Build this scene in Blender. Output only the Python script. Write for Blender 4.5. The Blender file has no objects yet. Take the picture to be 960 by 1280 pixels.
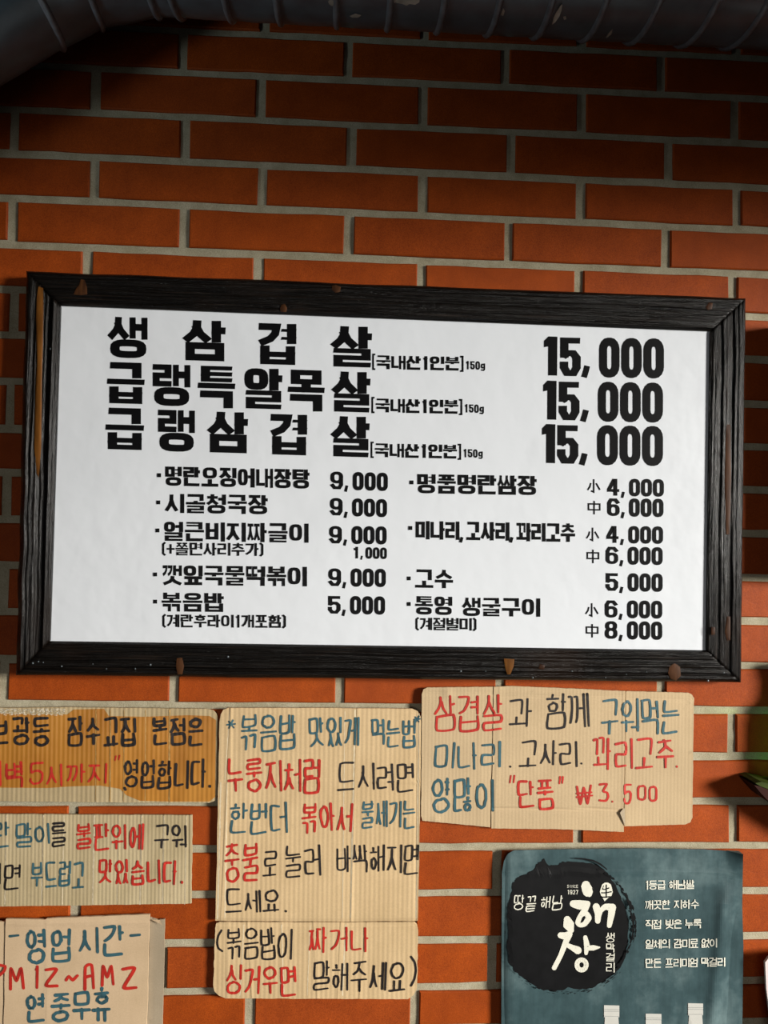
import bpy, math, random
from mathutils import Vector, Matrix
random.seed(7)
C = bpy.context.scene.collection
S = bpy.context.scene
U = 0.24            # one brick and its joint, metres
RV = 0.0663770      # one course, metres
Z0 = 2.3            # height of course line 0

# ------------------------------------------------------------------ camera
M0 = (0.9982002, -0.01693017, -0.05753026)
M1 = (0.01855205, 0.99944201, 0.02777554)
M2 = (0.05702791, -0.02879285, 0.99795731)
def w(v): return Vector((v[0], v[2], -v[1]))
CAM = Vector((1.99011 * U, -4.693194 * U, Z0 - 2.532917 * U))
cx, cy, cz = w(M0), -w(M1), -w(M2)
cd = bpy.data.cameras.new('camera'); cam = bpy.data.objects.new('camera', cd); C.objects.link(cam)
cam.matrix_world = Matrix(((cx.x, cy.x, cz.x, CAM.x), (cx.y, cy.y, cz.y, CAM.y), (cx.z, cy.z, cz.z, CAM.z), (0, 0, 0, 1)))
cd.sensor_fit = 'VERTICAL'; cd.sensor_height = 24; cd.lens = 961 / 1280 * 24; cd.clip_start = 0.02
S.camera = cam
def P(x, y, Y=0.0):
    """point of the photograph (x, y) on the plane parallel to the wall at depth Y"""
    d = -cz * 961 + cx * (x - 480) - cy * (y - 640)
    return CAM + d * ((Y - CAM.y) / d.y)

# ------------------------------------------------------------------ world, lights, exposure
S.view_settings.view_transform = 'Standard'; S.view_settings.look = 'None'
S.view_settings.exposure = 0.0; S.view_settings.gamma = 1.0; S.view_settings.use_curve_mapping = False
wd = bpy.data.worlds.new('world'); S.world = wd; wd.use_nodes = True
wd.node_tree.nodes['Background'].inputs[0].default_value = (0.62, 0.72, 0.9, 1)
wd.node_tree.nodes['Background'].inputs[1].default_value = 0.02
def light(name, kind, loc, aim, energy, col, **k):
    l = bpy.data.lights.new(name, kind); l.energy = energy; l.color = col
    for a, b in k.items(): setattr(l, a, b)
    o = bpy.data.objects.new(name, l); C.objects.link(o); o.location = loc
    o.rotation_euler = (Vector(aim) - Vector(loc)).to_track_quat('-Z', 'Y').to_euler()
    return o
# daylight from the shop front on the right
light('window_daylight', 'AREA', (4.9, -3.0, 2.34), (0.45, 0, 1.14), 51, (1.0, 0.965, 0.90), shape='RECTANGLE', size=1.2, size_y=1.35, spread=math.radians(50))
# added fill left of the duct, no real lamp, brightens the duct
light('duct_fill', 'AREA', (-.22, -.49, 2.06), (0.30, -.26, 2.44), .32, (.78, .92, 1.0), shape='DISK', size=.08, spread=math.radians(95))
# the room's soft light behind the photographer
light('room_light', 'AREA', (0.3, -2.6, 1.25), (0.45, 0, 1.12), 1.7, (1.0, 0.97, 0.93), shape='RECTANGLE', size=1.8, size_y=1.0, spread=math.radians(75))

# ------------------------------------------------------------------ helpers
class MB:
    def __init__(s): s.v = []; s.f = []
    def add(s, vs, fs):
        n = len(s.v); s.v += [Vector(q) for q in vs]; s.f += [tuple(i + n for i in f) for f in fs]
    def poly(s, pts): s.add(pts, [tuple(range(len(pts)))])
    def build(s, name, mat, parent=None, smooth=False, origin=None, label=None, kind=None):
        o0 = Vector((0, 0, 0))
        if origin is not None: o0 = Vector(origin)
        elif parent is not None: o0 = Vector(parent.get('o0', (0, 0, 0)))
        me = bpy.data.meshes.new(name)
        me.from_pydata([tuple(q - o0) for q in s.v], [], s.f)
        me.materials.append(mat)
        if smooth: me.polygons.foreach_set('use_smooth', [True] * len(me.polygons))
        me.update()
        o = bpy.data.objects.new(name, me); C.objects.link(o)
        if parent is not None: o.parent = parent
        else: o.location = o0
        ORG[o.name] = o0
        if label: o['label'] = label
        if kind: o['kind'] = kind
        return o
ORG = {}
def part(mb, name, mat, parent, smooth=False, label=None, kind=None):
    o0 = ORG[parent.name]
    return mb.build(name, mat, parent, smooth, origin=o0, label=label, kind=kind)
def thing(name, label, cat, loc, group=None):
    o = bpy.data.objects.new(name, None); C.objects.link(o); o.location = loc; o.empty_display_size = 0.05
    o['label'] = label; o['category'] = cat
    if group: o['group'] = group
    ORG[o.name] = Vector(loc)
    return o

def nodes(name):
    m = bpy.data.materials.new(name); m.use_nodes = True
    nt = m.node_tree; b = nt.nodes['Principled BSDF']
    return m, nt, b
def N(nt, t, **k):
    n = nt.nodes.new(t)
    for a, v in k.items():
        if a in n.inputs: n.inputs[a].default_value = v
        else: setattr(n, a, v)
    return n
def noise(nt, scale, detail=4, rough=.55, stretch=(1, 1, 1), coord='Object'):
    tc = N(nt, 'ShaderNodeTexCoord'); mp = N(nt, 'ShaderNodeMapping'); mp.inputs['Scale'].default_value = stretch
    nt.links.new(tc.outputs[coord], mp.inputs[0])
    n = N(nt, 'ShaderNodeTexNoise'); n.inputs['Scale'].default_value = scale; n.inputs['Detail'].default_value = detail; n.inputs['Roughness'].default_value = rough
    nt.links.new(mp.outputs[0], n.inputs['Vector'])
    return n
def ramp(nt, src, stops):
    r = N(nt, 'ShaderNodeValToRGB'); e = r.color_ramp.elements
    while len(e) < len(stops): e.new(.5)
    for i, (p, c) in enumerate(stops):
        e[i].position = p; e[i].color = (*c, 1) if len(c) == 3 else c
    nt.links.new(src, r.inputs[0]); return r
def bump(nt, b, srcs):
    prev = None
    for s, st, d in srcs:
        n = N(nt, 'ShaderNodeBump'); n.inputs['Strength'].default_value = st; n.inputs['Distance'].default_value = d
        nt.links.new(s, n.inputs['Height'])
        if prev: nt.links.new(prev.outputs[0], n.inputs['Normal'])
        prev = n
    nt.links.new(prev.outputs[0], b.inputs['Normal'])
def mix(nt, fac, a, bb, mode='MIX'):
    m = N(nt, 'ShaderNodeMix', data_type='RGBA', blend_type=mode)
    for sock, v in ((m.inputs[0], fac), (m.inputs[6], a), (m.inputs[7], bb)):
        if hasattr(v, 'links'): nt.links.new(v, sock)
        elif isinstance(v, (int, float)): sock.default_value = v
        else: sock.default_value = (*v, 1)
    return m.outputs[2]
def plain(name, col, rough=.6, spec=.5, **k):
    m, nt, b = nodes(name); b.inputs['Roughness'].default_value = rough; b.inputs['Specular IOR Level'].default_value = spec
    n = noise(nt, k.get('scale', 60), 3)
    v = k.get('var', .15)
    r = ramp(nt, n.outputs[0], [(.3, [c * (1 - v) for c in col]), (.7, [min(1, c * (1 + v)) for c in col])])
    nt.links.new(r.outputs[0], b.inputs['Base Color'])
    if k.get('bump'): bump(nt, b, [(n.outputs[0], .5, k['bump'])])
    return m

# ------------------------------------------------------------------ materials
def brick_mat():
    m, nt, b = nodes('brick'); b.inputs['Roughness'].default_value = .62; b.inputs['Specular IOR Level'].default_value = .22
    oi = N(nt, 'ShaderNodeObjectInfo')
    base = ramp(nt, oi.outputs['Random'], [(0, (.33, .053, .003)), (.5, (.38, .064, .004)), (1, (.35, .059, .006))])
    n1 = noise(nt, 22, 5); c1 = ramp(nt, n1.outputs[0], [(.3, (.80, .76, .72)), (.7, (1.12, 1.12, 1.1))])
    col = mix(nt, 1.0, base.outputs[0], c1.outputs[0], 'MULTIPLY')
    n2 = noise(nt, 900, 3, .7); c2 = ramp(nt, n2.outputs[0], [(.35, (.62, .58, .5)), (.65, (1.25, 1.32, 1.5))])
    col = mix(nt, .8, col, c2.outputs[0], 'MULTIPLY')
    n3 = noise(nt, 210, 6, .75); f3 = ramp(nt, n3.outputs[0], [(.71, (0, 0, 0)), (.77, (.4, .4, .4))])
    col = mix(nt, f3.outputs[0], col, (.55, .40, .26))
    nt.links.new(col, b.inputs['Base Color'])
    bump(nt, b, [(n2.outputs[0], .35, .0006), (n1.outputs[0], .5, .002), (n3.outputs[0], .3, .0008)])
    return m
def mortar_mat():
    m, nt, b = nodes('mortar'); b.inputs['Roughness'].default_value = .9; b.inputs['Specular IOR Level'].default_value = .2
    n1 = noise(nt, 35, 6); c1 = ramp(nt, n1.outputs[0], [(.3, (.36, .32, .215)), (.7, (.50, .455, .33))])
    n2 = noise(nt, 700, 4, .7); c2 = ramp(nt, n2.outputs[0], [(.32, (.62, .60, .55)), (.6, (1.1, 1.1, 1.1))])
    col = mix(nt, .8, c1.outputs[0], c2.outputs[0], 'MULTIPLY')
    nt.links.new(col, b.inputs['Base Color'])
    bump(nt, b, [(n2.outputs[0], .6, .0012), (n1.outputs[0], .5, .003)])
    return m
def wood_mat(name, horiz):
    m, nt, b = nodes(name); b.inputs['Specular IOR Level'].default_value = .20
    st = (1.2, 6, 40) if horiz else (40, 6, 1.2)
    n1 = noise(nt, 9, 6, .6, st); c1 = ramp(nt, n1.outputs[0], [(.3, (.002, .0018, .0017)), (.58, (.006, .0045, .0035)), (.82, (.026, .014, .008))])
    n2 = noise(nt, 3, 3, .5, (2, 2, 2) ); f2 = ramp(nt, n2.outputs[0], [(.6, (0, 0, 0)), (.75, (.5, .5, .5))])
    col = mix(nt, f2.outputs[0], c1.outputs[0], (.018, .009, .005))
    nt.links.new(col, b.inputs['Base Color'])
    r = ramp(nt, n1.outputs[0], [(.3, (.2, .2, .2)), (.8, (.38, .38, .38))]); nt.links.new(r.outputs[0], b.inputs['Roughness'])
    n4 = noise(nt, 160, 3, .6, (.25, 1, 1) if horiz else (1, 1, .25))
    bump(nt, b, [(n1.outputs[0], .9, .0026), (n4.outputs[0], .3, .0007)])
    return m
def knot_mat(name, c0, c1, vert=False):
    m, nt, b = nodes(name); b.inputs['Roughness'].default_value = .5; b.inputs['Specular IOR Level'].default_value = .15
    n = noise(nt, 14, 4, .6, (8, 4, 1.2)); r = ramp(nt, n.outputs[0], [(.3, c0), (.7, c1)])
    nt.links.new(r.outputs[0], b.inputs['Base Color']); bump(nt, b, [(n.outputs[0], .4, .001)])
    return m
def sheet_mat():
    m, nt, b = nodes('laminated_sheet'); b.inputs['Roughness'].default_value = .33; b.inputs['Specular IOR Level'].default_value = .45
    n = noise(nt, 5, 3); r = ramp(nt, n.outputs[0], [(.3, (.755, .785, .825)), (.7, (.775, .805, .845))])
    nt.links.new(r.outputs[0], b.inputs['Base Color'])
    n2 = noise(nt, 9, 3, .5); n3 = noise(nt, 40, 2, .5)
    bump(nt, b, [(n2.outputs[0], .35, .008), (n3.outputs[0], .25, .002)])
    return m
def card_mat(name, c0, c1, rib, coord_scale=(1, 1, 1)):
    m, nt, b = nodes(name); b.inputs['Roughness'].default_value = .85; b.inputs['Specular IOR Level'].default_value = .2
    n1 = noise(nt, 14, 5); r1 = ramp(nt, n1.outputs[0], [(.3, c0), (.7, c1)])
    n2 = noise(nt, 60, 4, .65, (1, 1, .08)); r2 = ramp(nt, n2.outputs[0], [(.3, (.84, .82, .78)), (.7, (1.08, 1.08, 1.08))])
    n3 = noise(nt, 500, 3, .7); r3 = ramp(nt, n3.outputs[0], [(.3, (.92, .91, .9)), (.7, (1.05, 1.05, 1.05))])
    col = mix(nt, rib, r1.outputs[0], r2.outputs[0], 'MULTIPLY'); col = mix(nt, .8, col, r3.outputs[0], 'MULTIPLY')
    n4 = noise(nt, 30, 6, .7); f4 = ramp(nt, n4.outputs[0], [(.66, (0, 0, 0)), (.74, (.35, .35, .35))])
    col = mix(nt, f4.outputs[0], col, [c * .55 for c in c0])
    nt.links.new(col, b.inputs['Base Color'])
    bump(nt, b, [(n3.outputs[0], .3, .0003), (n1.outputs[0], .4, .002)])
    return m
def tape_mat():
    m, nt, b = nodes('amber_tape'); b.inputs['Roughness'].default_value = .28
    n1 = noise(nt, 12, 5); r1 = ramp(nt, n1.outputs[0], [(.3, (.40, .155, .018)), (.7, (.54, .24, .04))])
    n2 = noise(nt, 45, 3, .6, (1, 1, .1)); r2 = ramp(nt, n2.outputs[0], [(.3, (.75, .7, .6)), (.7, (1.1, 1.1, 1.15))])
    col = mix(nt, .7, r1.outputs[0], r2.outputs[0], 'MULTIPLY')
    nt.links.new(col, b.inputs['Base Color']); bump(nt, b, [(n2.outputs[0], .2, .001)])
    return m
def poster_mat():
    m, nt, b = nodes('slate_poster'); b.inputs['Roughness'].default_value = .42; b.inputs['Specular IOR Level'].default_value = .4
    n1 = noise(nt, 11, 7, .62); r1 = ramp(nt, n1.outputs[0], [(.3, (.022, .047, .052)), (.5, (.050, .092, .100)), (.72, (.15, .22, .225))])
    n2 = noise(nt, 90, 4, .7, (1, 1, .15)); r2 = ramp(nt, n2.outputs[0], [(.3, (.8, .8, .8)), (.7, (1.12, 1.12, 1.12))])
    col = mix(nt, .9, r1.outputs[0], r2.outputs[0], 'MULTIPLY')
    nt.links.new(col, b.inputs['Base Color']); bump(nt, b, [(n1.outputs[0], .1, .002)])
    return m
BRICK, MORTAR = brick_mat(), mortar_mat()
WOOD_H, WOOD_V = wood_mat('charred_wood_across', True), wood_mat('charred_wood_upright', False)
KNOT = knot_mat('knot_wood', (.02, .007, .003), (.09, .034, .011))
AMBER = knot_mat('bare_amber_wood', (.08, .028, .004), (.20, .075, .012))
SHEET = sheet_mat()
BLACK = plain('black_print', (.003, .003, .0035), .4, .15, var=.1)
CARD_A = card_mat('ribbed_card_grey', (.42, .32, .18), (.56, .44, .26), .9)
CARD_B = card_mat('ribbed_card_olive', (.44, .35, .20), (.58, .47, .29), .9)
CARD_C = card_mat('smooth_card', (.58, .42, .26), (.68, .50, .32), .25)
CARD_D = card_mat('ribbed_card_tan', (.60, .43, .235), (.70, .51, .29), .55)
CARD_E = card_mat('smooth_card_tan', (.54, .40, .24), (.62, .465, .28), .3)
CARD_IN = card_mat('card_inside', (.36, .29, .20), (.42, .34, .24), .4)
TAPE = tape_mat()
FROST = plain('worn_tape', (.62, .55, .42), .6, var=.5, scale=400)
INK_K = plain('black_marker', (.014, .010, .010), .5, var=.3)
INK_R = plain('red_marker', (.50, .022, .012), .55, var=.2)
INK_T = plain('teal_marker', (.035, .105, .13), .55, var=.3)
POSTER = poster_mat()
INKWASH = plain('printed_black', (.0055, .0055, .006), .42, .4, var=.3)
CREAM = plain('cream_print', (.80, .78, .66), .5, var=.04)
DUCT = plain('black_duct_paint', (.055, .082, .094), .30, .6, var=.3, scale=25, bump=.001)
SEAM = plain('duct_seam', (.10, .12, .13), .3, .6, var=.3)  # lighter grey puts the duct seam highlights into the colour
CHIP = plain('bare_primer', (.36, .34, .27), .7, var=.3)
RUST = plain('rust_speck', (.45, .15, .04), .7)
CAPW = plain('printed_bottle_white', (.62, .61, .56), .5, var=.04)
CAPG = plain('printed_bottle_shade', (.42, .42, .40), .5, var=.04)
PINKW = plain('pale_paper', (.78, .68, .66), .6, var=.03)
DARKW = plain('dark_red_wood', (.03, .007, .004), .55, .15, var=.3)
OLIVE = plain('olive_glow_and_cap', (.04, .055, .008), .6, .15, var=.3)  # olive stands in for green light on the shelf top; also the bottle cap
gm, gnt, gb = nodes('green_glass'); gb.inputs['Base Color'].default_value = (.02, .22, .01, 1); gb.inputs['Roughness'].default_value = .08; gb.inputs['Transmission Weight'].default_value = .8
GLASS = gm

# ------------------------------------------------------------------ brick wall (setting)
BED = {-2: (0.0373, -0.023), -1: (-0.0231, -0.0163), 0: (-0.0055, -0.0038), 1: (0.0028, 0.0051), 2: (-0.008, 0.0082), 3: (0.0177, 0.0094), 4: (-0.0012, 0.0102), 5: (-0.0091, 0.0077), 6: (0.0117, 0.0112), 7: (0.0231, 0.0027), 8: (-0.0136, 0.0123), 9: (-0.0131, 0.0057), 10: (-0.0155, 0.0132), 11: (-0.0277, 0.0057), 12: (-0.0178, 0.0078), 13: (-0.0371, 0.0158), 14: (0.0226, 0.0026), 15: (0.0251, 0.0028), 16: (0.0175, 0.0009), 17: (0.0038, 0.0073), 18: (0.0256, 0.0033), 19: (0.0382, -0.0107), 20: (-0.0643, -0.0075)}
HEAD = {-2: {1: 0.977, 2: 1.989, 3: 2.975, 4: 3.977}, -1: {0.5: 0.456, 1.5: 1.454, 2.5: 2.457, 3.5: 3.463, 4.5: 4.457}, 0: {0: -0.019, 1: 1.001, 2: 2.017, 3: 3.022, 4: 4.029}, 1: {0.5: 0.462, 1.5: 1.475, 2.5: 2.466, 3.5: 3.466, 4.5: 4.474}, 2: {0: -0.009, 1: 1.009, 2: 2.012, 3: 3.009, 4: 4.01}, 3: {0.5: 0.439, 1.5: 1.464, 2.5: 2.469, 3.5: 3.458, 4.5: 4.449}, 4: {0: 0.01}, 12: {0: 0.022, 1: 1.014, 2: 2.008, 4: 4.002}, 13: {4.5: 4.455}, 15: {0.5: 0.445, 3.5: 3.481, 4.5: 4.465}, 16: {3: 2.983}, 17: {0.5: 0.472}, 18: {3: 2.961}, 19: {1.5: 1.508, 2.5: 2.493}}
def bedz(j, u):
    a, b = BED.get(j, (0, 0)); uu = min(max(u, -.3), 5) - 2.3
    return Z0 - (j + a + b * uu) * RV
wm = MB()
# mortar face set back from the bricks, gently uneven
nx, nz = 150, 150
xa, xb, za, zb = -1.2 * U * 4, 10.2 * U, Z0 - 26.5 * RV, Z0 + 7.5 * RV
rnd = random.Random(3)
grid = []
for i in range(nx + 1):
    for k in range(nz + 1):
        grid.append((xa + (xb - xa) * i / nx, .0042 + rnd.uniform(-.0007, .0007), za + (zb - za) * k / nz))
wm.add(grid, [(i * (nz + 1) + k, (i + 1) * (nz + 1) + k, (i + 1) * (nz + 1) + k + 1, i * (nz + 1) + k + 1) for i in range(nx) for k in range(nz)])
wm.add([(xa, .09, za), (xb, .09, za), (xb, .09, zb), (xa, .09, zb), (xa, .004, za), (xb, .004, za), (xb, .004, zb), (xa, .004, zb)],
       [(0, 3, 2, 1), (0, 1, 5, 4), (1, 2, 6, 5), (2, 3, 7, 6), (3, 0, 4, 7)])
wall = wm.build('wall_back', MORTAR, None, True, origin=(0, 0, 0), kind='structure')
def brick_shape(x0, x1, zb0, zb1, zt0, zt1, r, near):
    """slightly uneven bevelled brick: bottom edge zb0..zb1, top edge zt0..zt1"""
    pts = []
    nseg = 5 if near else 1
    ring = []
    for i in range(nseg + 1): t = i / nseg; ring.append((x0 + (x1 - x0) * t, zb0 + (zb1 - zb0) * t, 0, -1))
    for i in range(nseg + 1): t = i / nseg; ring.append((x1 - (x1 - x0) * t, zt1 + (zt0 - zt1) * t, 0, 1))
    n = len(ring); out, mid, face = [], [], []
    cxm, czm = (x0 + x1) / 2, (zb0 + zt0 + zb1 + zt1) / 4
    fy = r.uniform(-.0008, .0008)
    for (x, z, _, _) in ring:
        j = r.uniform(-.0007, .0007) if near else 0; j2 = r.uniform(-.0005, .0005) if near else 0
        x += j2; z += j
        sx = 1 if x < cxm else -1; sz = 1 if z < czm else -1
        ex = .0016 if abs(x - x0) < .003 or abs(x - x1) < .003 else 0
        out.append((x, .03, z)); mid.append((x, .0016 + fy, z)); face.append((x + sx * ex, fy, z + sz * .0016))
    vs = out + mid + face
    fs = [(i, (i + 1) % n, n + (i + 1) % n, n + i) for i in range(n)] + [(n + i, n + (i + 1) % n, 2 * n + (i + 1) % n, 2 * n + i) for i in range(n)]
    fs.append(tuple(2 * n + i for i in range(n)))
    return vs, fs
HJ, BJ = .0070, .0058
rb = random.Random(11)
far = MB()
for row in range(-6, 26):
    par = 0.0 if row % 2 == 0 else .465
    heads = []
    for k in range(-5, 11):
        u = k + par + rb.uniform(-.012, .012)
        key = k + (0 if row % 2 == 0 else .5)
        if row in HEAD and key in HEAD[row]: u = HEAD[row][key]
        heads.append(u)
    for a, b in zip(heads, heads[1:]):
        x0, x1 = a * U + HJ + rb.uniform(-.0008, .0008), b * U - HJ + rb.uniform(-.0008, .0008)
        um = (a + b) / 2
        z = [bedz(row + 1, a) + BJ, bedz(row + 1, b) + BJ, bedz(row, a) - BJ, bedz(row, b) - BJ]
        z = [q + rb.uniform(-.0005, .0005) for q in z]
        near = -2.1 < um < 6.6 and -4 <= row <= 23
        vs, fs = brick_shape(x0, x1, z[0], z[1], z[2], z[3], rb, near)
        if near:
            c0 = Vector(((x0 + x1) / 2, 0, (z[0] + z[2]) / 2))
            m = MB(); m.add(vs, fs); o = m.build('brick', BRICK, None, origin=c0); o.parent = wall; o.location = c0
        else: far.add(vs, fs)
o = far.build('brick', BRICK, None, origin=(0, 0, 0), kind='stuff'); o.parent = wall

# ceiling, plus an unseen bulkhead added to shade the top of the wall
CEIL = plain('dark_ceiling_paint', (.03, .03, .032), .8)
m = MB()
def box(m, x0, x1, y0, y1, z0, z1):
    m.add([(x, y, z) for x in (x0, x1) for y in (y0, y1) for z in (z0, z1)], [(0, 1, 3, 2), (4, 6, 7, 5), (0, 4, 5, 1), (2, 3, 7, 6), (0, 2, 6, 4), (1, 5, 7, 3)])
box(m, -2.5, 6.5, -4.5, .0, 2.75, 2.80); m.build('ceiling', CEIL, None, origin=(0, 0, 0), kind='structure')
m = MB(); box(m, -2.5, 6.5, -.60, -.52, 2.16, 2.75); m.build('shade_bulkhead_1', CEIL, None, origin=(0, 0, 0), kind='structure')

# ------------------------------------------------------------------ lettering engine
LI = 'ㄱㄲㄴㄷㄸㄹㅁㅂㅃㅅㅆㅇㅈㅉㅊㅋㅌㅍㅎ'
VI = 'ㅏㅐㅑㅒㅓㅔㅕㅖㅗㅘㅙㅚㅛㅜㅝㅞㅟㅠㅡㅢㅣ'
TI = ['', 'ㄱ', 'ㄲ', 'ㄱㅅ', 'ㄴ', 'ㄴㅈ', 'ㄴㅎ', 'ㄷ', 'ㄹ', 'ㄹㄱ', 'ㄹㅁ', 'ㄹㅂ', 'ㄹㅅ', 'ㄹㅌ', 'ㄹㅍ', 'ㄹㅎ', 'ㅁ', 'ㅂ', 'ㅂㅅ', 'ㅅ', 'ㅆ', 'ㅇ', 'ㅈ', 'ㅊ', 'ㅋ', 'ㅌ', 'ㅍ', 'ㅎ']
def ell(cx, cy, rx, ry, n=20, p=1.0):
    r = []
    for i in range(n):
        a = 2 * math.pi * i / n - math.pi / 2; c, s = math.cos(a), math.sin(a)
        r.append((cx + rx * math.copysign(abs(c) ** p, c), cy + ry * math.copysign(abs(s) ** p, s)))
    return r
def jamo(c, role, heavy):
    """strokes in a unit box, y down: list of (points, closed)"""
    sq = .62 if heavy else 1
    J = {'ㄱ': [([(0, 0), (1, 0), (1, 1)], 0)] if role != 'L' else [([(0, 0), (1, 0), (.9, .45), (.55, .8), (.05, 1)], 0)],
         'ㄴ': [([(0, 0), (0, 1), (1, 1)], 0)],
         'ㄷ': [([(1, 0), (0, 0), (0, 1), (1, 1)], 0)],
         'ㄹ': [([(0, 0), (1, 0), (1, .5), (0, .5), (0, 1), (1, 1)], 0)],
         'ㅁ': [([(0, 0), (1, 0), (1, 1), (0, 1)], 1)],
         'ㅂ': [([(0, 0), (0, 1), (1, 1), (1, 0)], 0), ([(0, .44), (1, .44)], 0)],
         'ㅅ': [([(.5, 0), (.48, .35), (.3, .7), (0, 1)], 0), ([(.5, .3), (.68, .68), (1, 1)], 0)],
         'ㅇ': [(ell(.5, .5, .5, .5, 20, sq), 1)],
         'ㅈ': [([(.05, 0), (.95, 0)], 0), ([(.5, .05), (.46, .45), (.3, .75), (0, 1)], 0), ([(.5, .42), (.68, .72), (1, 1)], 0)],
         'ㅋ': [([(0, 0), (1, 0), (1, 1)], 0), ([(0, .48), (1, .48)], 0)],
         'ㅌ': [([(1, 0), (0, 0), (0, 1), (1, 1)], 0), ([(0, .5), (1, .5)], 0)],
         'ㅍ': [([(0, 0), (1, 0)], 0), ([(0, 1), (1, 1)], 0), ([(.27, 0), (.27, 1)], 0), ([(.73, 0), (.73, 1)], 0)],
         'ㅎ': [([(.5, -.02), (.5, .12)], 0), ([(0, .22), (1, .22)], 0), (ell(.5, .73, .40, .27, 18, sq), 1)]}
    if c == 'ㅊ':
        r = [([(.5, -.02), (.5, .16)], 0)]
        for pts, cl in J['ㅈ']: r.append(([(x, .22 + y * .78) for x, y in pts], cl))
        return r
    return J[c]
DBL = {'ㄲ': 'ㄱㄱ', 'ㄸ': 'ㄷㄷ', 'ㅃ': 'ㅂㅂ', 'ㅆ': 'ㅅㅅ', 'ㅉ': 'ㅈㅈ'}
LEV = {'ㄹ': 3.9, 'ㅌ': 3.9, 'ㅂ': 3.5, 'ㅁ': 2.7, 'ㅇ': 2.6, 'ㄷ': 2.6, 'ㅍ': 2.7, 'ㅎ': 4.2, 'ㅊ': 3.8, 'ㅋ': 3.9, 'ㅈ': 2.9, 'ㅅ': 2.2, 'ㄱ': 2.4, 'ㄴ': 2.0}
def place(c, box, role, heavy, ax, ay, tx=1.0):
    """one consonant inside its outer box; strokes thin out where they would clog"""
    x0, y0, x1, y1 = box
    cs = DBL.get(c, c)
    res = []
    if len(cs) == 2:
        g = (x1 - x0) * (.05 if heavy else .08); h = (x1 - x0 - g) / 2
        bx = [(x0, x0 + h), (x1 - h, x1)]
    else: bx = [(x0, x1)]
    for ch, (a, b) in zip(cs, bx):
        kx = min(1, (b - a) / (2 * ax * 2.7)) * tx; ky = min(1, (y1 - y0) / (2 * ay * LEV[ch]))
        if ch in 'ㅅㅈㅊ': kx *= .92
        ix, iy = ax * kx, ay * ky
        for pts, cl in jamo(ch, role, heavy): res.append(([(a + ix + x * (b - a - 2 * ix), y0 + iy + y * (y1 - y0 - 2 * iy)) for x, y in pts], cl, kx, ky))
    return res
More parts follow.
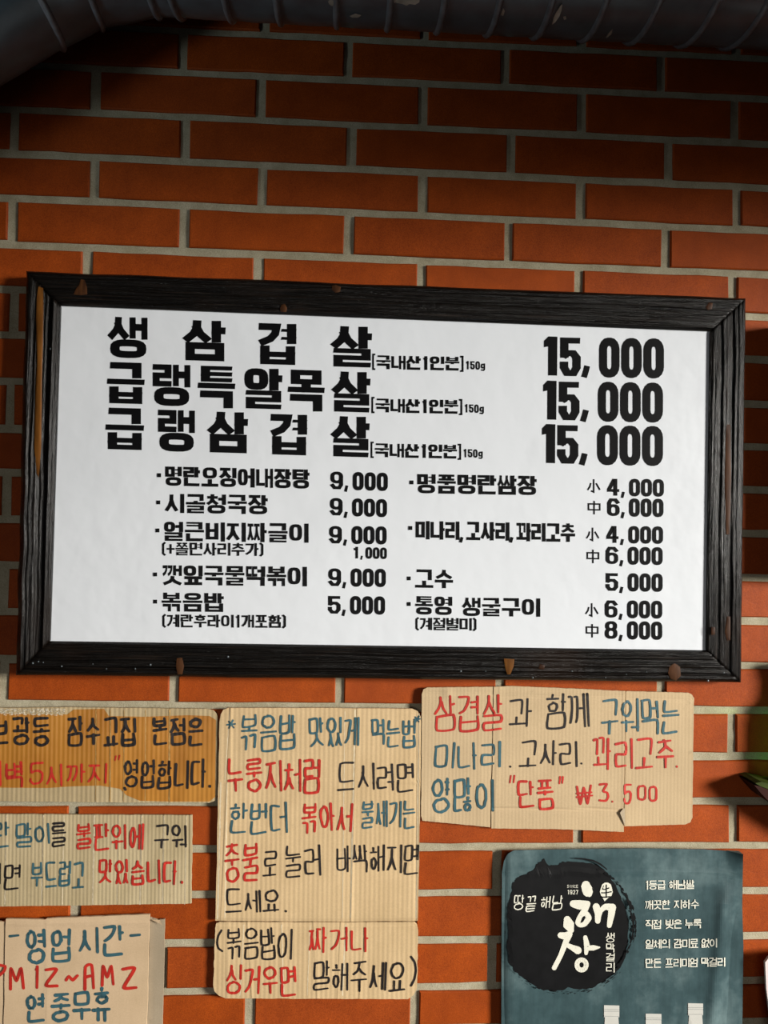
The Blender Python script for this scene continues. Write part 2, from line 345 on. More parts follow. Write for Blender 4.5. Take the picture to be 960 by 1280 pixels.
def syllable(ch, heavy, ax, ay):
    n = ord(ch) - 0xAC00; L, V, T = LI[n // 588], VI[(n % 588) // 28], TI[n % 28]
    st = []; fin = bool(T); G = [1.0, 1.0]
    def ln(*p):
        kx, ky = G
        st.append(([(min(max(x, ax * kx), 1 - ax * kx), min(max(y, ay * ky), 1 - ay * ky)) for x, y in p], 0, kx, ky))
    if V in 'ㅏㅐㅑㅒㅓㅔㅕㅖㅣ':
        H = .54 if fin else 1.0
        lt, lb = (0, .535) if fin else ((.04, .90) if heavy else (.08, .88))
        w_ = {'ㅣ': .66, 'ㅏ': .63, 'ㅑ': .63, 'ㅓ': .58, 'ㅕ': .58, 'ㅐ': .50, 'ㅒ': .50, 'ㅔ': .46, 'ㅖ': .46}[V]
        st += place(L, (0, lt, w_, lb), 'L', heavy, ax, ay)
        m1, m2 = (H * .30, H * .66) if V in 'ㅑㅕㅖㅒ' else (H * .45, None)
        b = H - ay
        G[1] = min(1, .13 / ay / 2 * H) if m2 else min(1, .17 / ay / 2 * (1 if fin else 2))
        if V in 'ㅐㅒㅔㅖ': G[0] = min(1, .155 / (2 * ax))
        k = ax * G[0]
        if V == 'ㅣ': ln((1, 0), (1, b))
        elif V in 'ㅏㅑ':
            c = .80 - (.02 if heavy else 0); ln((c, 0), (c, b)); ln((c, m1), (1.0, m1))
            if m2: ln((c, m2), (1.0, m2))
        elif V in 'ㅓㅕ':
            ln((1, 0), (1, b)); ln((.60 + k, m1), (1, m1))
            if m2: ln((.60 + k, m2), (1, m2))
        elif V in 'ㅐㅒ':
            ln((.54 + k, .03), (.54 + k, b - .02)); ln((1, 0), (1, b)); ln((.54 + k, m1), (1, m1))
        else:
            c = 1 - 3.0 * k - (.06 if not heavy else .02); ln((c, .03), (c, b - .02)); ln((1, 0), (1, b)); ln((c - .18, m1), (c, m1))
            if m2: ln((c - .18, m2), (c, m2))
        fb = (.04, .545, .97, 1.0)
    elif V in 'ㅗㅛㅜㅠㅡ':
        lx = (.08, .92); G[1] = min(1, .13 / (2 * ay)) if fin else 1
        if V in 'ㅗㅛ':
            a, b = (.35, .48) if fin else (.58, 1)
            st += place(L, (lx[0], 0, lx[1], a), 'H', heavy, ax, ay); ln((0, b), (1, b))
            for q in ((.5,) if V == 'ㅗ' else (.32, .68)): ln((q, a + (.07 if not fin else .03) + ay * G[1] * .5), (q, b))
        elif V in 'ㅜㅠ':
            a, b, c2 = (.32, .41, .56 - ay) if fin else (.48, .62, 1.0)
            st += place(L, (lx[0], 0, lx[1], a), 'H', heavy, ax, ay); ln((0, b), (1, b))
            for q in ((.5,) if V == 'ㅜ' else (.32, .68)): ln((q, b), (q, c2))
        else:
            a, b = (.38, .47) if fin else (.70, 1)
            st += place(L, (lx[0], 0, lx[1], a), 'H', heavy, ax, ay); ln((0, b), (1, b))
        fb = (.06, .59, .94, 1.0)
    else:
        k = .56 if fin else 1.0; G[1] = min(1, .13 * k / (2 * ay) * 1.3)
        st += place(L, (.0, .0, .62, .52 * k), 'H', heavy, ax, ay)
        b = k - (ay if fin else 0)
        if V in 'ㅘㅙㅚ': ln((.31, .60 * k), (.31, .84 * k)); ln((0, .84 * k), (.70, .84 * k))
        elif V in 'ㅝㅞㅟ': ln((0, .66 * k), (.70, .66 * k)); ln((.31, .66 * k), (.31, b))
        else: ln((0, .84 * k), (.70, .84 * k))
        if V == 'ㅘ': ln((.83, 0), (.83, b)); ln((.83, .42 * k), (1.0, .42 * k))
        elif V == 'ㅙ': ln((.76, 0), (.76, b)); ln((1.0, 0), (1.0, b)); ln((.76, .42 * k), (1.0, .42 * k))
        elif V == 'ㅝ': ln((1, 0), (1, b)); ln((.60, .85 * k), (1, .85 * k))
        else: ln((1, 0), (1, b))
        fb = (.06, .60, .96, 1.0)
    if fin:
        if len(T) == 2:
            x0, y0, x1, y1 = fb; x0 = .0; x1 = 1.0; g = .05; h = (x1 - x0 - g) / 2
            st += place(T[0], (x0, y0, x0 + h, y1), 'T', heavy, ax, ay) + place(T[1], (x1 - h, y0, x1, y1), 'T', heavy, ax, ay)
        else: st += place(T, fb, 'T', heavy, ax, ay)
    return st
def rrect(x0, y0, x1, y1, rx, ry):
    r = []
    for (cx_, cy_, a0) in ((x1 - rx, y0 + ry, -90), (x1 - rx, y1 - ry, 0), (x0 + rx, y1 - ry, 90), (x0 + rx, y0 + ry, 180)):
        for i in range(5):
            a = math.radians(a0 + 90 * i / 4); r.append((cx_ + rx * math.cos(a), cy_ + ry * math.sin(a)))
    return r
LAT = {'0': [(rrect(0, 0, 1, 1, .42, .24), 1)],
       '1': [([(.36, .12), (.68, .09)], 0), ([(.68, 0), (.68, 1)], 0)],
       '5': [([(.95, 0), (.02, 0), (.02, .44)], 0), ([(.12, .44), (.3, .385), (.72, .385), (1, .52), (1, .83), (.75, 1), (.25, 1), (0, .83), (0, .74)], 0)],
       '9': [(rrect(0, 0, 1, .60, .42, .21), 1), ([(1, .3), (1, .80), (.78, 1), (.25, 1), (.02, .84)], 0)],
       '4': [([(.95, .73), (.0, .73), (.0, .64), (.55, 0), (.72, 0), (.72, 1)], 0)],
       '6': [(rrect(0, .40, 1, 1, .42, .21), 1), ([(.98, .16), (.75, 0), (.22, 0), (0, .2), (0, .7)], 0)],
       '8': [(rrect(.04, 0, .96, .46, .35, .2), 1), (rrect(0, .46, 1, 1, .38, .22), 1)],
       '2': [([(.05, .2), (.3, .02), (.75, .02), (.95, .2), (.9, .45), (.05, 1), (1, 1)], 0)],
       '3': [([(.08, .03), (.85, .02), (.42, .42), (.85, .5), (.98, .75), (.7, .98), (.05, .92)], 0)],
       '7': [([(.0, .02), (1, .02), (.4, 1)], 0)],
       'g': [([(1, .3), (.7, .28), (.2, .3), (0, .45), (0, .7), (.2, .82), (.95, .8)], 0), ([(1, .26), (1, 1.05), (.7, 1.18), (.1, 1.15)], 0)],
       '[': [([(.9, -.03), (.3, -.03), (.3, 1.03), (.9, 1.03)], 0)], ']': [([(.1, -.03), (.7, -.03), (.7, 1.03), (.1, 1.03)], 0)],
       '(': [([(.9, -.03), (.5, .08), (.5, .92), (.9, 1.03)], 0)], ')': [([(.1, -.03), (.5, .08), (.5, .92), (.1, 1.03)], 0)],
       ',': [([(.62, .92), (.30, 1.22)], 0)], '.': [([(.5, .97), (.52, 1.0)], 0)], '+': [([(0, .5), (1, .5)], 0), ([(.5, .15), (.5, .85)], 0)],
       '-': [([(0, .5), (1, .47)], 0)], '*': [([(0, .5), (1, .45)], 0), ([(.2, .1), (.85, .9)], 0), ([(.75, .05), (.25, .95)], 0)],
       '“': [([(.2, .0), (.0, .5)], 0), ([(.9, .0), (.7, .5)], 0)], '”': [([(.3, .0), (.1, .5)], 0), ([(1, .0), (.8, .5)], 0)],
       '₩': [([(0, 0), (.25, 1), (.5, .1), (.75, 1), (1, 0)], 0), ([(-.05, .4), (1.05, .38)], 0), ([(-.05, .58), (1.05, .56)], 0)],
       'P': [([(.1, 0), (.1, 1)], 0), ([(.1, .05), (.9, .1), (.9, .45), (.1, .55)], 0)],
       'M': [([(.0, 1), (.1, 0), (.45, .6), (.85, .02), (1, 1)], 0)],
       'A': [([(.0, 1), (.1, .05), (.8, 0), (.95, 1)], 0), ([(.05, .5), (.9, .46)], 0)],
       'Z': [([(.0, .05), (.85, .05), (.05, .92), (.95, .98)], 0)],
       '~': [([(0, .6), (.25, .4), (.6, .62), (1, .4)], 0)],
       'S': [([(1, .1), (.5, 0), (0, .2), (.3, .48), (.8, .55), (1, .8), (.5, 1), (0, .88)], 0)],
       'I': [([(.5, 0), (.5, 1)], 0)], 'N': [([(0, 1), (0, 0), (1, 1), (1, 0)], 0)],
       'C': [([(1, .15), (.6, 0), (.1, .15), (0, .5), (.1, .85), (.6, 1), (1, .85)], 0)],
       'E': [([(1, 0), (0, 0), (0, 1), (1, 1)], 0), ([(0, .5), (.9, .5)], 0)],
       '小': [([(.5, 0), (.5, 1), (.35, .93)], 0), ([(.25, .32), (.2, .55), (.05, .78)], 0), ([(.72, .32), (.85, .55), (.97, .76)], 0)],
       '中': [([(.05, .2), (.95, .2), (.95, .68), (.05, .68)], 1), ([(.5, 0), (.5, 1)], 0)],
       }
def glyph(ch, heavy, ax, ay):
    """strokes in outer coordinates of the glyph's box with thickness factors"""
    if '가' <= ch <= '힣': return syllable(ch, heavy, ax, ay)
    return [([(ax + x * (1 - 2 * ax), ay + y * (1 - 2 * ay)) for x, y in pts], cl, 1, .8 if heavy and ch in '56948g23' else 1) for pts, cl in LAT[ch]]

class Ink:
    """collects strokes in photograph units, mapped to the sheet they are printed on"""
    def __init__(s): s.tri = []; s.v = []; s.lay = []; s.n = 0
    def mesh(s, fn):
        m = MB(); top = max(s.lay) if s.lay else 0
        m.add([fn(x, y) + Vector((0, -1.2e-5 * l, 0)) for (x, y), l in zip(s.v, s.lay)], s.tri); return m
    def face(s, pts):
        n = len(s.v); s.v += pts; s.lay += [s.n] * len(pts); s.tri.append(tuple(range(n, n + len(pts))))
    def ribbon(s, pts, hx, hy, closed=False, cap=1.0):
        """even stroke with mitred corners; half widths hx across, hy down"""
        s.n += 1
        q = [(x / hx, y / hy) for x, y in pts]
        p = [q[0]]
        for a in q[1:]:
            if math.hypot(a[0] - p[-1][0], a[1] - p[-1][1]) > 1e-6: p.append(a)
        n = len(p)
        if closed and math.hypot(p[0][0] - p[-1][0], p[0][1] - p[-1][1]) < 1e-6: p.pop(); n -= 1
        if n < 2: return
        def d(a, b):
            l = math.hypot(b[0] - a[0], b[1] - a[1]); return ((b[0] - a[0]) / l, (b[1] - a[1]) / l)
        if not closed:
            a = d(p[1], p[0]); b = d(p[-2], p[-1])
            p[0] = (p[0][0] + a[0] * cap, p[0][1] + a[1] * cap); p[-1] = (p[-1][0] + b[0] * cap, p[-1][1] + b[1] * cap)
        L_, R_ = [], []
        for i in range(n):
            if closed: d0, d1 = d(p[i - 1], p[i]), d(p[i], p[(i + 1) % n])
            else: d0 = d(p[i - 1], p[i]) if i else d(p[0], p[1]); d1 = d(p[i], p[i + 1]) if i < n - 1 else d0
            nx_, ny_ = -(d0[1] + d1[1]), d0[0] + d1[0]; l = math.hypot(nx_, ny_)
            if l < 1e-6: nx_, ny_, l = -d0[1], d0[0], 1
            nx_, ny_ = nx_ / l, ny_ / l; c = max(.5, nx_ * -d0[1] + ny_ * d0[0]); k = 1 / c
            L_.append(((p[i][0] + nx_ * k) * hx, (p[i][1] + ny_ * k) * hy)); R_.append(((p[i][0] - nx_ * k) * hx, (p[i][1] - ny_ * k) * hy))
        for i in range(n if closed else n - 1):
            j = (i + 1) % n; s.face([L_[i], L_[j], R_[j], R_[i]])
    def brush(s, pts, widths, closed=False, step=1.2):
        """round pen: smoothed line with changing half width"""
        s.n += 1
        n = len(pts); out = []
        if n == 1: pts = pts * 2; n = 2
        idx = range(n if closed else n - 1)
        for i in idx:
            g = lambda k: pts[k % n] if closed else pts[min(max(k, 0), n - 1)]
            p0, p1, p2, p3 = g(i - 1), g(i), g(i + 1), g(i + 2)
            w1, w2 = widths[i % len(widths)], widths[(i + 1) % len(widths)]
            L = math.hypot(p2[0] - p1[0], p2[1] - p1[1]); m = max(1, int(L / step))
            for k in range(m):
                t = k / m
                c = [.5 * ((2 * p1[a]) + (-p0[a] + p2[a]) * t * .55 + ((2 * p0[a] - 5 * p1[a] + 4 * p2[a] - p3[a]) * t * t + (-p0[a] + 3 * p1[a] - 3 * p2[a] + p3[a]) * t ** 3) * .55) + (0 if 1 else 0) for a in (0, 1)]
                # blend spline with the straight chord so corners stay crisp
                lin = [p1[a] + (p2[a] - p1[a]) * t for a in (0, 1)]
                full = [.5 * (2 * p1[a] + (-p0[a] + p2[a]) * t + (2 * p0[a] - 5 * p1[a] + 4 * p2[a] - p3[a]) * t * t + (-p0[a] + 3 * p1[a] - 3 * p2[a] + p3[a]) * t ** 3) for a in (0, 1)]
                out.append((lin[0] * .45 + full[0] * .55, lin[1] * .45 + full[1] * .55, w1 + (w2 - w1) * t))
        if not closed: out.append((pts[-1][0], pts[-1][1], widths[(n - 1) % len(widths)]))
        m = len(out)
        L_, R_ = [], []
        for i in range(m):
            a = out[i - 1] if (i or closed) else out[0]; b = out[(i + 1) % m] if (i < m - 1 or closed) else out[-1]
            dx, dy = b[0] - a[0], b[1] - a[1]; l = math.hypot(dx, dy) or 1; x, y, ww = out[i]
            L_.append((x - dy / l * ww, y + dx / l * ww)); R_.append((x + dy / l * ww, y - dx / l * ww))
        for i in range(m if closed else m - 1):
            j = (i + 1) % m; s.face([L_[i], L_[j], R_[j], R_[i]])
        for i in ([] if closed else [0, m - 1]) + [k for k in range(1, m - 1) if abs(out[k][0] - out[k - 1][0]) > 1e9]:
            x, y, ww = out[i]; s.face([(x + ww * math.cos(a * math.pi / 5), y + ww * math.sin(a * math.pi / 5)) for a in range(10)])
        s.n += 1
        for (x, y) in pts:
            ww = min(widths); s.face([(x + ww * math.cos(a * math.pi / 4), y + ww * math.sin(a * math.pi / 4)) for a in range(8)])
    def printed(s, ch, x0, y0, x1, y1, hx, hy, slope=0, heavy=True, shx=0):
        bw, bh = x1 - x0, y1 - y0; xm = (x0 + x1) / 2
        for pts, cl, kx, ky in glyph(ch, heavy, hx / bw, hy / bh):
            q = []
            for x, y in pts:
                X = x0 + x * bw; Y = y0 + y * bh
                q.append((X + shx * (Y - (y0 + y1) / 2), Y + slope * (X - xm)))
            s.ribbon(q, hx * kx, hy * ky, cl, 1.0 if not cl else 0)
    def print_word(s, t, x0, y0, x1, h, yr=None, th=.115, tv=.085, gap=.06, slope=None):
        """word from (x0, top y0) to x1; yr is the top y at the right end"""
        wt = [1.0 if '가' <= c <= '힣' else .5 if c in '0123456789g' else .34 if c in ',.' else .45 if c in '()[]' else .62 for c in t]
        tot = sum(wt); yr = y0 if yr is None else yr; a = x0; sl = (yr - y0) / (x1 - x0)
        for c, k in zip(t, wt):
            cw = (x1 - x0) * k / tot; g = cw * gap
            yy = y0 + sl * (a + cw / 2 - x0)
            if c != ' ': s.printed(c, a + g, yy, a + cw - g, yy + h, h * th * (1 if '가' <= c <= '힣' else .95), h * tv, sl)
            a += cw
    def hand(s, t, x0, y0, x1, y1, wd=1.5, seed=0, yr=None, slant=0.0, ov=.0):
        """handwriting: word fills x0..x1, y0..y1"""
        r = random.Random(seed * 97 + len(t) * 13 + int(x0))
        wt = [1.0 if '가' <= c <= '힣' else .45 if c in '.“”' else .3 if c == '1' else .65 for c in t]
        tot = sum(wt); a = x0; h = y1 - y0; sl = ((yr - y0) / (x1 - x0)) if yr is not None else 0
        for c, k in zip(t, wt):
            cw = (x1 - x0) * k / tot; g = cw * (.07 - ov); bx0, bx1 = a + g, a + cw - g
            oy = r.uniform(-.03, .03) * h; sc = r.uniform(.93, 1.02); rot = r.uniform(-.05, .05)
            for pts, cl, _, _ in glyph(c, False, wd / (bx1 - bx0), wd / h):
                if cl and len(pts) == 4:
                    pts = pts + [pts[0]]; cl = 0
                q = []
                jx, jy = r.uniform(-.03, .03), r.uniform(-.025, .025)
                for x, y in pts:
                    x = x + jx + r.uniform(-.018, .018); y = y + jy + r.uniform(-.015, .015)
                    y = .5 + (y - .5) * sc - (x - .5) * .05
                    X = bx0 + x * (bx1 - bx0); Y = y0 + y * h + oy + sl * (bx0 - x0)
                    X += rot * (Y - (y0 + y1) / 2) - slant * (Y - (y0 + y1) / 2)
                    q.append((X, Y))
                if len(q) > 8 and cl: q = q[:-1]; q = q + [(q[0][0] + wd * .3, q[0][1] + wd * .4)]; cl = 0
                ws = [wd * r.uniform(.85, 1.12) for _ in q]; ws[-1] *= .85
                s.brush(q, ws, False)
            a += cw

# ------------------------------------------------------------------ menu board
FO = [(33, 339), (932, 373), (926, 853), (20, 844)]       # outer corners
FI = [(75.5, 382), (888, 414), (883, 813), (62, 801.5)]   # inner corners
YF = -.034
base = P(473, 849, -.01); MBO = thing('menu_board', 'large white menu board in a dark charred wood frame, hung on the brick wall', 'menu board', (base.x, 0, base.z))
def vnoise(seed, n):
    r = random.Random(seed); return [r.uniform(-1, 1) for _ in range(n)]
def vn(tab, x):
    i = math.floor(x); f = x - i; f = f * f * (3 - 2 * f); n = len(tab); return tab[i % n] * (1 - f) + tab[(i + 1) % n] * f
def rail(k, horiz, seed, ns, depthfn):
    o0, o1, i0, i1 = FO[k], FO[(k + 1) % 4], FI[k], FI[(k + 1) % 4]
    t1, t2, t3, t4 = vnoise(seed, 97), vnoise(seed + 1, 89), vnoise(seed + 2, 83), vnoise(seed + 3, 61)
    nt_ = 40; m = MB(); vs = []
    for i in range(ns + 1):
        s = i / ns
        for j in range(nt_ + 1):
            t = j / nt_; tt = t + .030 * vn(t3, s * 5) * math.sin(t * math.pi)
            h = depthfn(t, s)
            rid = vn(t1, tt * 15 + .5 * vn(t4, s * 7)) * .5 + vn(t2, tt * 29 + .6 * vn(t3, s * 11)) * .35
            h += .0020 * rid * (1 - .25 * vn(t4, s * 23)) * min(1, t * 9, (1 - t) * 9)
            ox = o0[0] + (o1[0] - o0[0]) * s; oy = o0[1] + (o1[1] - o0[1]) * s
            ix = i0[0] + (i1[0] - i0[0]) * s; iy = i0[1] + (i1[1] - i0[1]) * s
            wob = .9 * vn(t4, s * 13) * (1 - t) * min(1, s * 20, (1 - s) * 20) * (1.6 if k == 3 else .7)
            px, py = ox + (ix - ox) * t, oy + (iy - oy) * t
            if horiz: py += wob
            else: px += wob
            # joint line at the mitres
            e = min(s, 1 - s) * ns
            if e < .5: h -= .0012
            vs.append(P(px, py, YF - h))
    nn = nt_ + 1
    fs = [(i * nn + j, (i + 1) * nn + j, (i + 1) * nn + j + 1, i * nn + j + 1) for i in range(ns) for j in range(nt_)]
    m.add(vs, fs)
    # outer and inner sides
    for j, Yb in ((0, -.004), (nt_, -.010)):
        a = [vs[i * nn + j] for i in range(ns + 1)]; b = [Vector((q.x, Yb, q.z)) for q in a]
        m.add(a + b, [(i, i + 1, ns + 2 + i, ns + 1 + i) for i in range(ns)])
    # back
    q = [vs[0], vs[ns * nn], vs[ns * nn + nt_], vs[nt_]]; m.poly([Vector((p.x, -.004, p.z)) for p in q])
    return part(m, 'frame_rail', WOOD_H if horiz else WOOD_V, MBO, True)
def rnd_edge(t, r=.10): 
    a = min(1, t / r); return -.006 * (1 - math.sqrt(max(0, 1 - (1 - a) ** 2)))
r_top = rail(0, True, 5, 260, lambda t, s: rnd_edge(t) + (-.004 * max(0, (t - .9) / .1)))
r_right = rail(1, False, 15, 200, lambda t, s: rnd_edge(t, .07) - .002 * math.exp(-((t - .35) / .05) ** 2) * (.5 + .5 * math.sin(s * 9)) - .003 * max(0, (t - .88) / .12))
r_bot = rail(2, True, 25, 260, lambda t, s: rnd_edge(t, .12) - .0022 * math.exp(-((t - .22) / .035) ** 2) - .004 * max(0, (t - .92) / .08))
def left_prof(t, s):   # s runs upward from the bottom
    lower = max(0, min(1, (.72 - s) / .2))
    return rnd_edge(t, .06) + .0025 * lower * (math.exp(-((t - .13) / .035) ** 2) + math.exp(-((t - .27) / .03) ** 2) + .8 * math.exp(-((t - .42) / .025) ** 2)) - .003 * math.exp(-((t - .58) / .14) ** 2) + .0026 * math.exp(-((t - .80) / .03) ** 2) - .002 * max(0, (t - .86) / .14)
r_left = rail(3, False, 35, 220, left_prof)
def knot(parent, pts, mat, dome=.0007):
    """a smooth pitched knot standing a little proud of the rail"""
    n = len(pts); cxm = sum(p[0] for p in pts) / n; cym = sum(p[1] for p in pts) / n; m = MB(); vs = []
    for k, (f, d) in enumerate(((1, .0), (.8, .6), (.45, .95))):
        vs += [P(cxm + (x - cxm) * f, cym + (y - cym) * f, YF - .0011 - dome * d) for x, y in pts]
    vs.append(P(cxm, cym, YF - .0011 - dome))
    fs = []
    for k in range(2): fs += [(k * n + i, k * n + (i + 1) % n, (k + 1) * n + (i + 1) % n, (k + 1) * n + i) for i in range(n)]
    fs += [(2 * n + i, 2 * n + (i + 1) % n, 3 * n) for i in range(n)]
    m.add(vs, fs); return part(m, 'knot', mat, parent, True)
knot(r_top, [(101, 349), (106, 350), (109, 360), (109, 368), (101, 369), (92, 368), (95, 361), (99, 356)], KNOT)
knot(r_top, [(352, 381), (356, 380), (359, 385), (358, 390), (351, 390), (350, 385)], KNOT)
knot(r_top, [(415, 357), (420, 356), (426, 359), (425, 365), (419, 366), (415, 362)], KNOT)
knot(r_top, [(886, 378), (891, 379), (890, 386), (885, 388), (882, 384)], KNOT)
knot(r_bot, [(221, 823), (228, 822), (230, 833), (228, 843), (222, 843), (220, 833)], KNOT)
knot(r_bot, [(630, 823), (643, 824), (642, 833), (638, 843), (634, 843), (631, 833)], AMBER)
knot(r_bot, [(837, 833), (843, 829), (850, 833), (851, 845), (845, 851), (838, 848), (835, 841)], KNOT)
knot(r_bot, [(675, 830), (681, 832), (680, 837), (673, 836)], KNOT)
knot(r_right, [(909, 770), (913, 771), (913, 800), (909, 801), (906, 790)], KNOT)
knot(r_right, [(889, 784), (894, 784), (894, 793), (889, 794)], KNOT)
knot(r_right, [(908, 530), (913, 531), (914, 600), (912, 668), (908, 668), (906, 600)], KNOT, .0005)
knot(r_left, [(48, 358), (54, 360), (54.5, 385), (54, 420), (52.5, 470), (52, 520), (51.5, 560), (48.5, 597), (46, 592), (43, 560), (44, 500), (46, 450), (45, 400), (46, 372)], AMBER, .0012)
# small nail heads and pitch beads on the bottom rail
rn = random.Random(4)
for (x, y) in [(48, 827), (54, 828), (77, 833), (116, 830), (133, 836), (169, 836), (188, 831), (285, 821), (576, 839), (607, 839), (666, 847), (715, 839), (757, 847), (783, 843), (808, 840), (885, 851), (905, 841), (41, 829), (63, 436)]:
    m = MB(); rr = rn.uniform(.8, 1.5); n = 8
    vs = [P(x + rr * math.cos(a * math.pi / 4), y + rr * math.sin(a * math.pi / 4), YF - .0004) for a in range(n)] + [P(x, y, YF - .0022)]
    m.add(vs, [(a, (a + 1) % n, n) for a in range(n)]); part(m, 'pitch_bead', SEAM, r_bot if y > 500 else r_left, True)

YS = -.0275
sm = MB(); ns_, nt2 = 60, 30; e = 4
SC = [(FI[0][0] - e, FI[0][1] - e), (FI[1][0] + e, FI[1][1] - e), (FI[2][0] + e, FI[2][1] + e), (FI[3][0] - e, FI[3][1] + e)]
def quad(c, s, t):
    return ((c[0][0] * (1 - s) + c[1][0] * s) * (1 - t) + (c[3][0] * (1 - s) + c[2][0] * s) * t, (c[0][1] * (1 - s) + c[1][1] * s) * (1 - t) + (c[3][1] * (1 - s) + c[2][1] * s) * t)
vs = [P(*quad(SC, i / ns_, j / nt2), YS) for i in range(ns_ + 1) for j in range(nt2 + 1)]; nn = nt2 + 1
sm.add(vs, [(i * nn + j, (i + 1) * nn + j, (i + 1) * nn + j + 1, i * nn + j + 1) for i in range(ns_) for j in range(nt2)])
c4 = [vs[0], vs[ns_ * nn], vs[-1], vs[nt2]]; b4 = [Vector((q.x, YS + .003, q.z)) for q in c4]
sm.add(c4 + b4, [(0, 1, 5, 4), (1, 2, 6, 5), (2, 3, 7, 6), (3, 0, 4, 7), (4, 5, 6, 7)])
sheet = part(sm, 'menu_sheet', SHEET, MBO, True)
def on_sheet(x, y): return P(x, y, YS - .0004)
def put(ink, parent, fn, mat, name='lettering'): return part(ink.mesh(fn), name, mat, parent)
TIT = [[('생', 136, 184.5, 396.5, 447.5), ('삼', 230, 282, 400.6, 451), ('겹', 323.6, 370.5, 404.4, 455.7), ('살', 415, 465, 408, 458.7)],
       [('급', 134, 180.7, 453, 504.5), ('랭', 191, 238, 455.7, 507.5), ('특', 247.5, 294, 457.6, 510), ('알', 305.6, 353, 460.6, 511), ('목', 360, 405.7, 462.5, 514), ('살', 416, 463, 464.7, 515)],
       [('급', 132, 180, 510, 562), ('랭', 197.6, 243.7, 512.7, 564.5), ('삼', 260.6, 310, 515, 566), ('겹', 338.6, 384, 518, 568.6), ('살', 415, 462, 520.6, 571)]]
for row in TIT:
    for c, a, b, t, q in row:
        k = Ink(); k.printed(c, a, t, b, q, 5.8, 4.3, .03); put(k, sheet, on_sheet, BLACK)
for i, (yb, yo, x1_, x5, xc, xz, xe) in enumerate([(444, 420.5, 680, 700, 728, 748, 831.2), (498, 475.7, 679, 698.5, 726.5, 746.5, 830), (554, 530, 677.5, 696.5, 725, 745.5, 830)]):
    k = Ink()
    xs = [464.5 - i, 470 - i, 526.5 - i, 531 - i, 575 - 1.5 * i, 575 - 1.5 * i, 580.5 - 1.5 * i]
    k.printed('[', xs[0], yb - 1.5, xs[0] + 5, yb + 18, 1.1, 1.1)
    k.print_word('국내산', xs[1], yb, xs[2], 17.2, yb + 1.3, .118, .088, .03)
    put(k, sheet, on_sheet, BLACK); k = Ink()
    k.print_word('1', xs[3] - 3.5, yb + 1.2, xs[3] + 5, 17.2, None, .118, .08)
    k.print_word('인분', xs[3] + 6, yb + 1.4, xs[4], 17.2, yb + 2.1, .118, .088, .03)
    k.printed(']', xs[5], yb + 1.2, xs[6], yb + 20.4, 1.1, 1.1)
    put(k, sheet, on_sheet, BLACK); k = Ink(); k.print_word('150g', xs[6] + .5, yb + 7, xs[6] + 26.5, 10.5, yb + 8, .10, .10, .08)
    put(k, sheet, on_sheet, BLACK)
    k = Ink(); yy = yo
    k.face([(x1_ + 5.5, yy), (x1_ + 16.8, yy + .3), (x1_ + 16.4, yy + 49), (x1_ + 5.2, yy + 48.7), (x1_ + 5.4, yy + 12.5), (x1_, yy + 13.5), (x1_ + .1, yy + 5.5)])
    k.printed('5', x5, yy + .6, xc - 2, yy + 50.5, 5.2, 4.6, .02)
    k.ribbon([(xc + 6, yy + 37.5), (xc + 4.6, yy + 43), (xc + 2.3, yy + 50.5)], 3.6, 3.4, False, .2)
    wz = (xe - xz) / 3
    for q in range(3): k.printed('0', xz + wz * q + 1, yy + 1.5 + .5 * q, xz + wz * (q + 1) - 1.2, yy + 51.5 + .5 * q, 5.0, 5.3, .01)
    put(k, sheet, on_sheet, BLACK)
def price(t, x0, y0, x1, h, yr):
    k = Ink(); n = 5; wz = (x1 - x0); d0 = wz * .22; sl = (yr - y0) / wz
    k.printed(t[0], x0, y0, x0 + d0, y0 + h, h * .112, h * .10, sl)
    xc = x0 + wz * .285
    k.ribbon([(xc, y0 + h * .78 + sl * wz * .3), (xc - h * .07, y0 + h * 1.06 + sl * wz * .3)], h * .075, h * .07, False, .4)
    xz = x0 + wz * .375; ww = (x1 - xz) / 3
    for q in range(3):
        dy = sl * (xz + ww * (q + .5) - x0); k.printed('0', xz + ww * q + ww * .05, y0 + dy, xz + ww * (q + 1) - ww * .04, y0 + dy + h, h * .112, h * .105, 0)
    put(k, sheet, on_sheet, BLACK)
def item(t, x0, y0, x1, h, yr, bul=None, th=.105, tv=.078):
    k = Ink(); k.print_word(t, x0, y0, x1, h, yr, th, tv, .045)
    if bul: k.face([(bul[0] - 2.4, bul[1] - 2.4), (bul[0] + 2.4, bul[1] - 2.4), (bul[0] + 2.4, bul[1] + 2.4), (bul[0] - 2.4, bul[1] + 2.4)])
    put(k, sheet, on_sheet, BLACK)
item('명란오징어내장탕', 205.5, 583, 388, 24, 587, (199, 594)); price('9', 413, 589, 485.5, 23, 591)
item('시골청국장', 205.5, 617, 336, 24, 619, (198, 628)); price('9', 412.5, 622, 484.5, 22.7, 624)
item('얼큰비지짜글이', 204, 652, 387, 24, 654.5, (197, 663)); price('9', 411.5, 657, 484, 22.7, 658)
item('(+쫄면사리추가)', 200, 678, 332, 16, 679, None, .09, .07); price('1', 440, 683.5, 484, 14.5, 684.5)
item('깻잎국물떡볶이', 202.5, 706.5, 385, 24.5, 708.5, (194, 718)); price('9', 410.5, 710, 483, 23, 711)
item('볶음밥', 201, 740.7, 281, 23.5, 741.5, (194, 752)); price('5', 410, 744.5, 482, 23, 745.5)
item('(계란후라이1개포함)', 200.5, 768, 360, 16, 768.8, None, .09, .07)
item('명품명란쌈장', 520.5, 592.5, 672, 24, 595, (514.5, 603)); price('4', 759, 598, 830.5, 22, 599); price('6', 759, 622.5, 830, 23, 623.5)
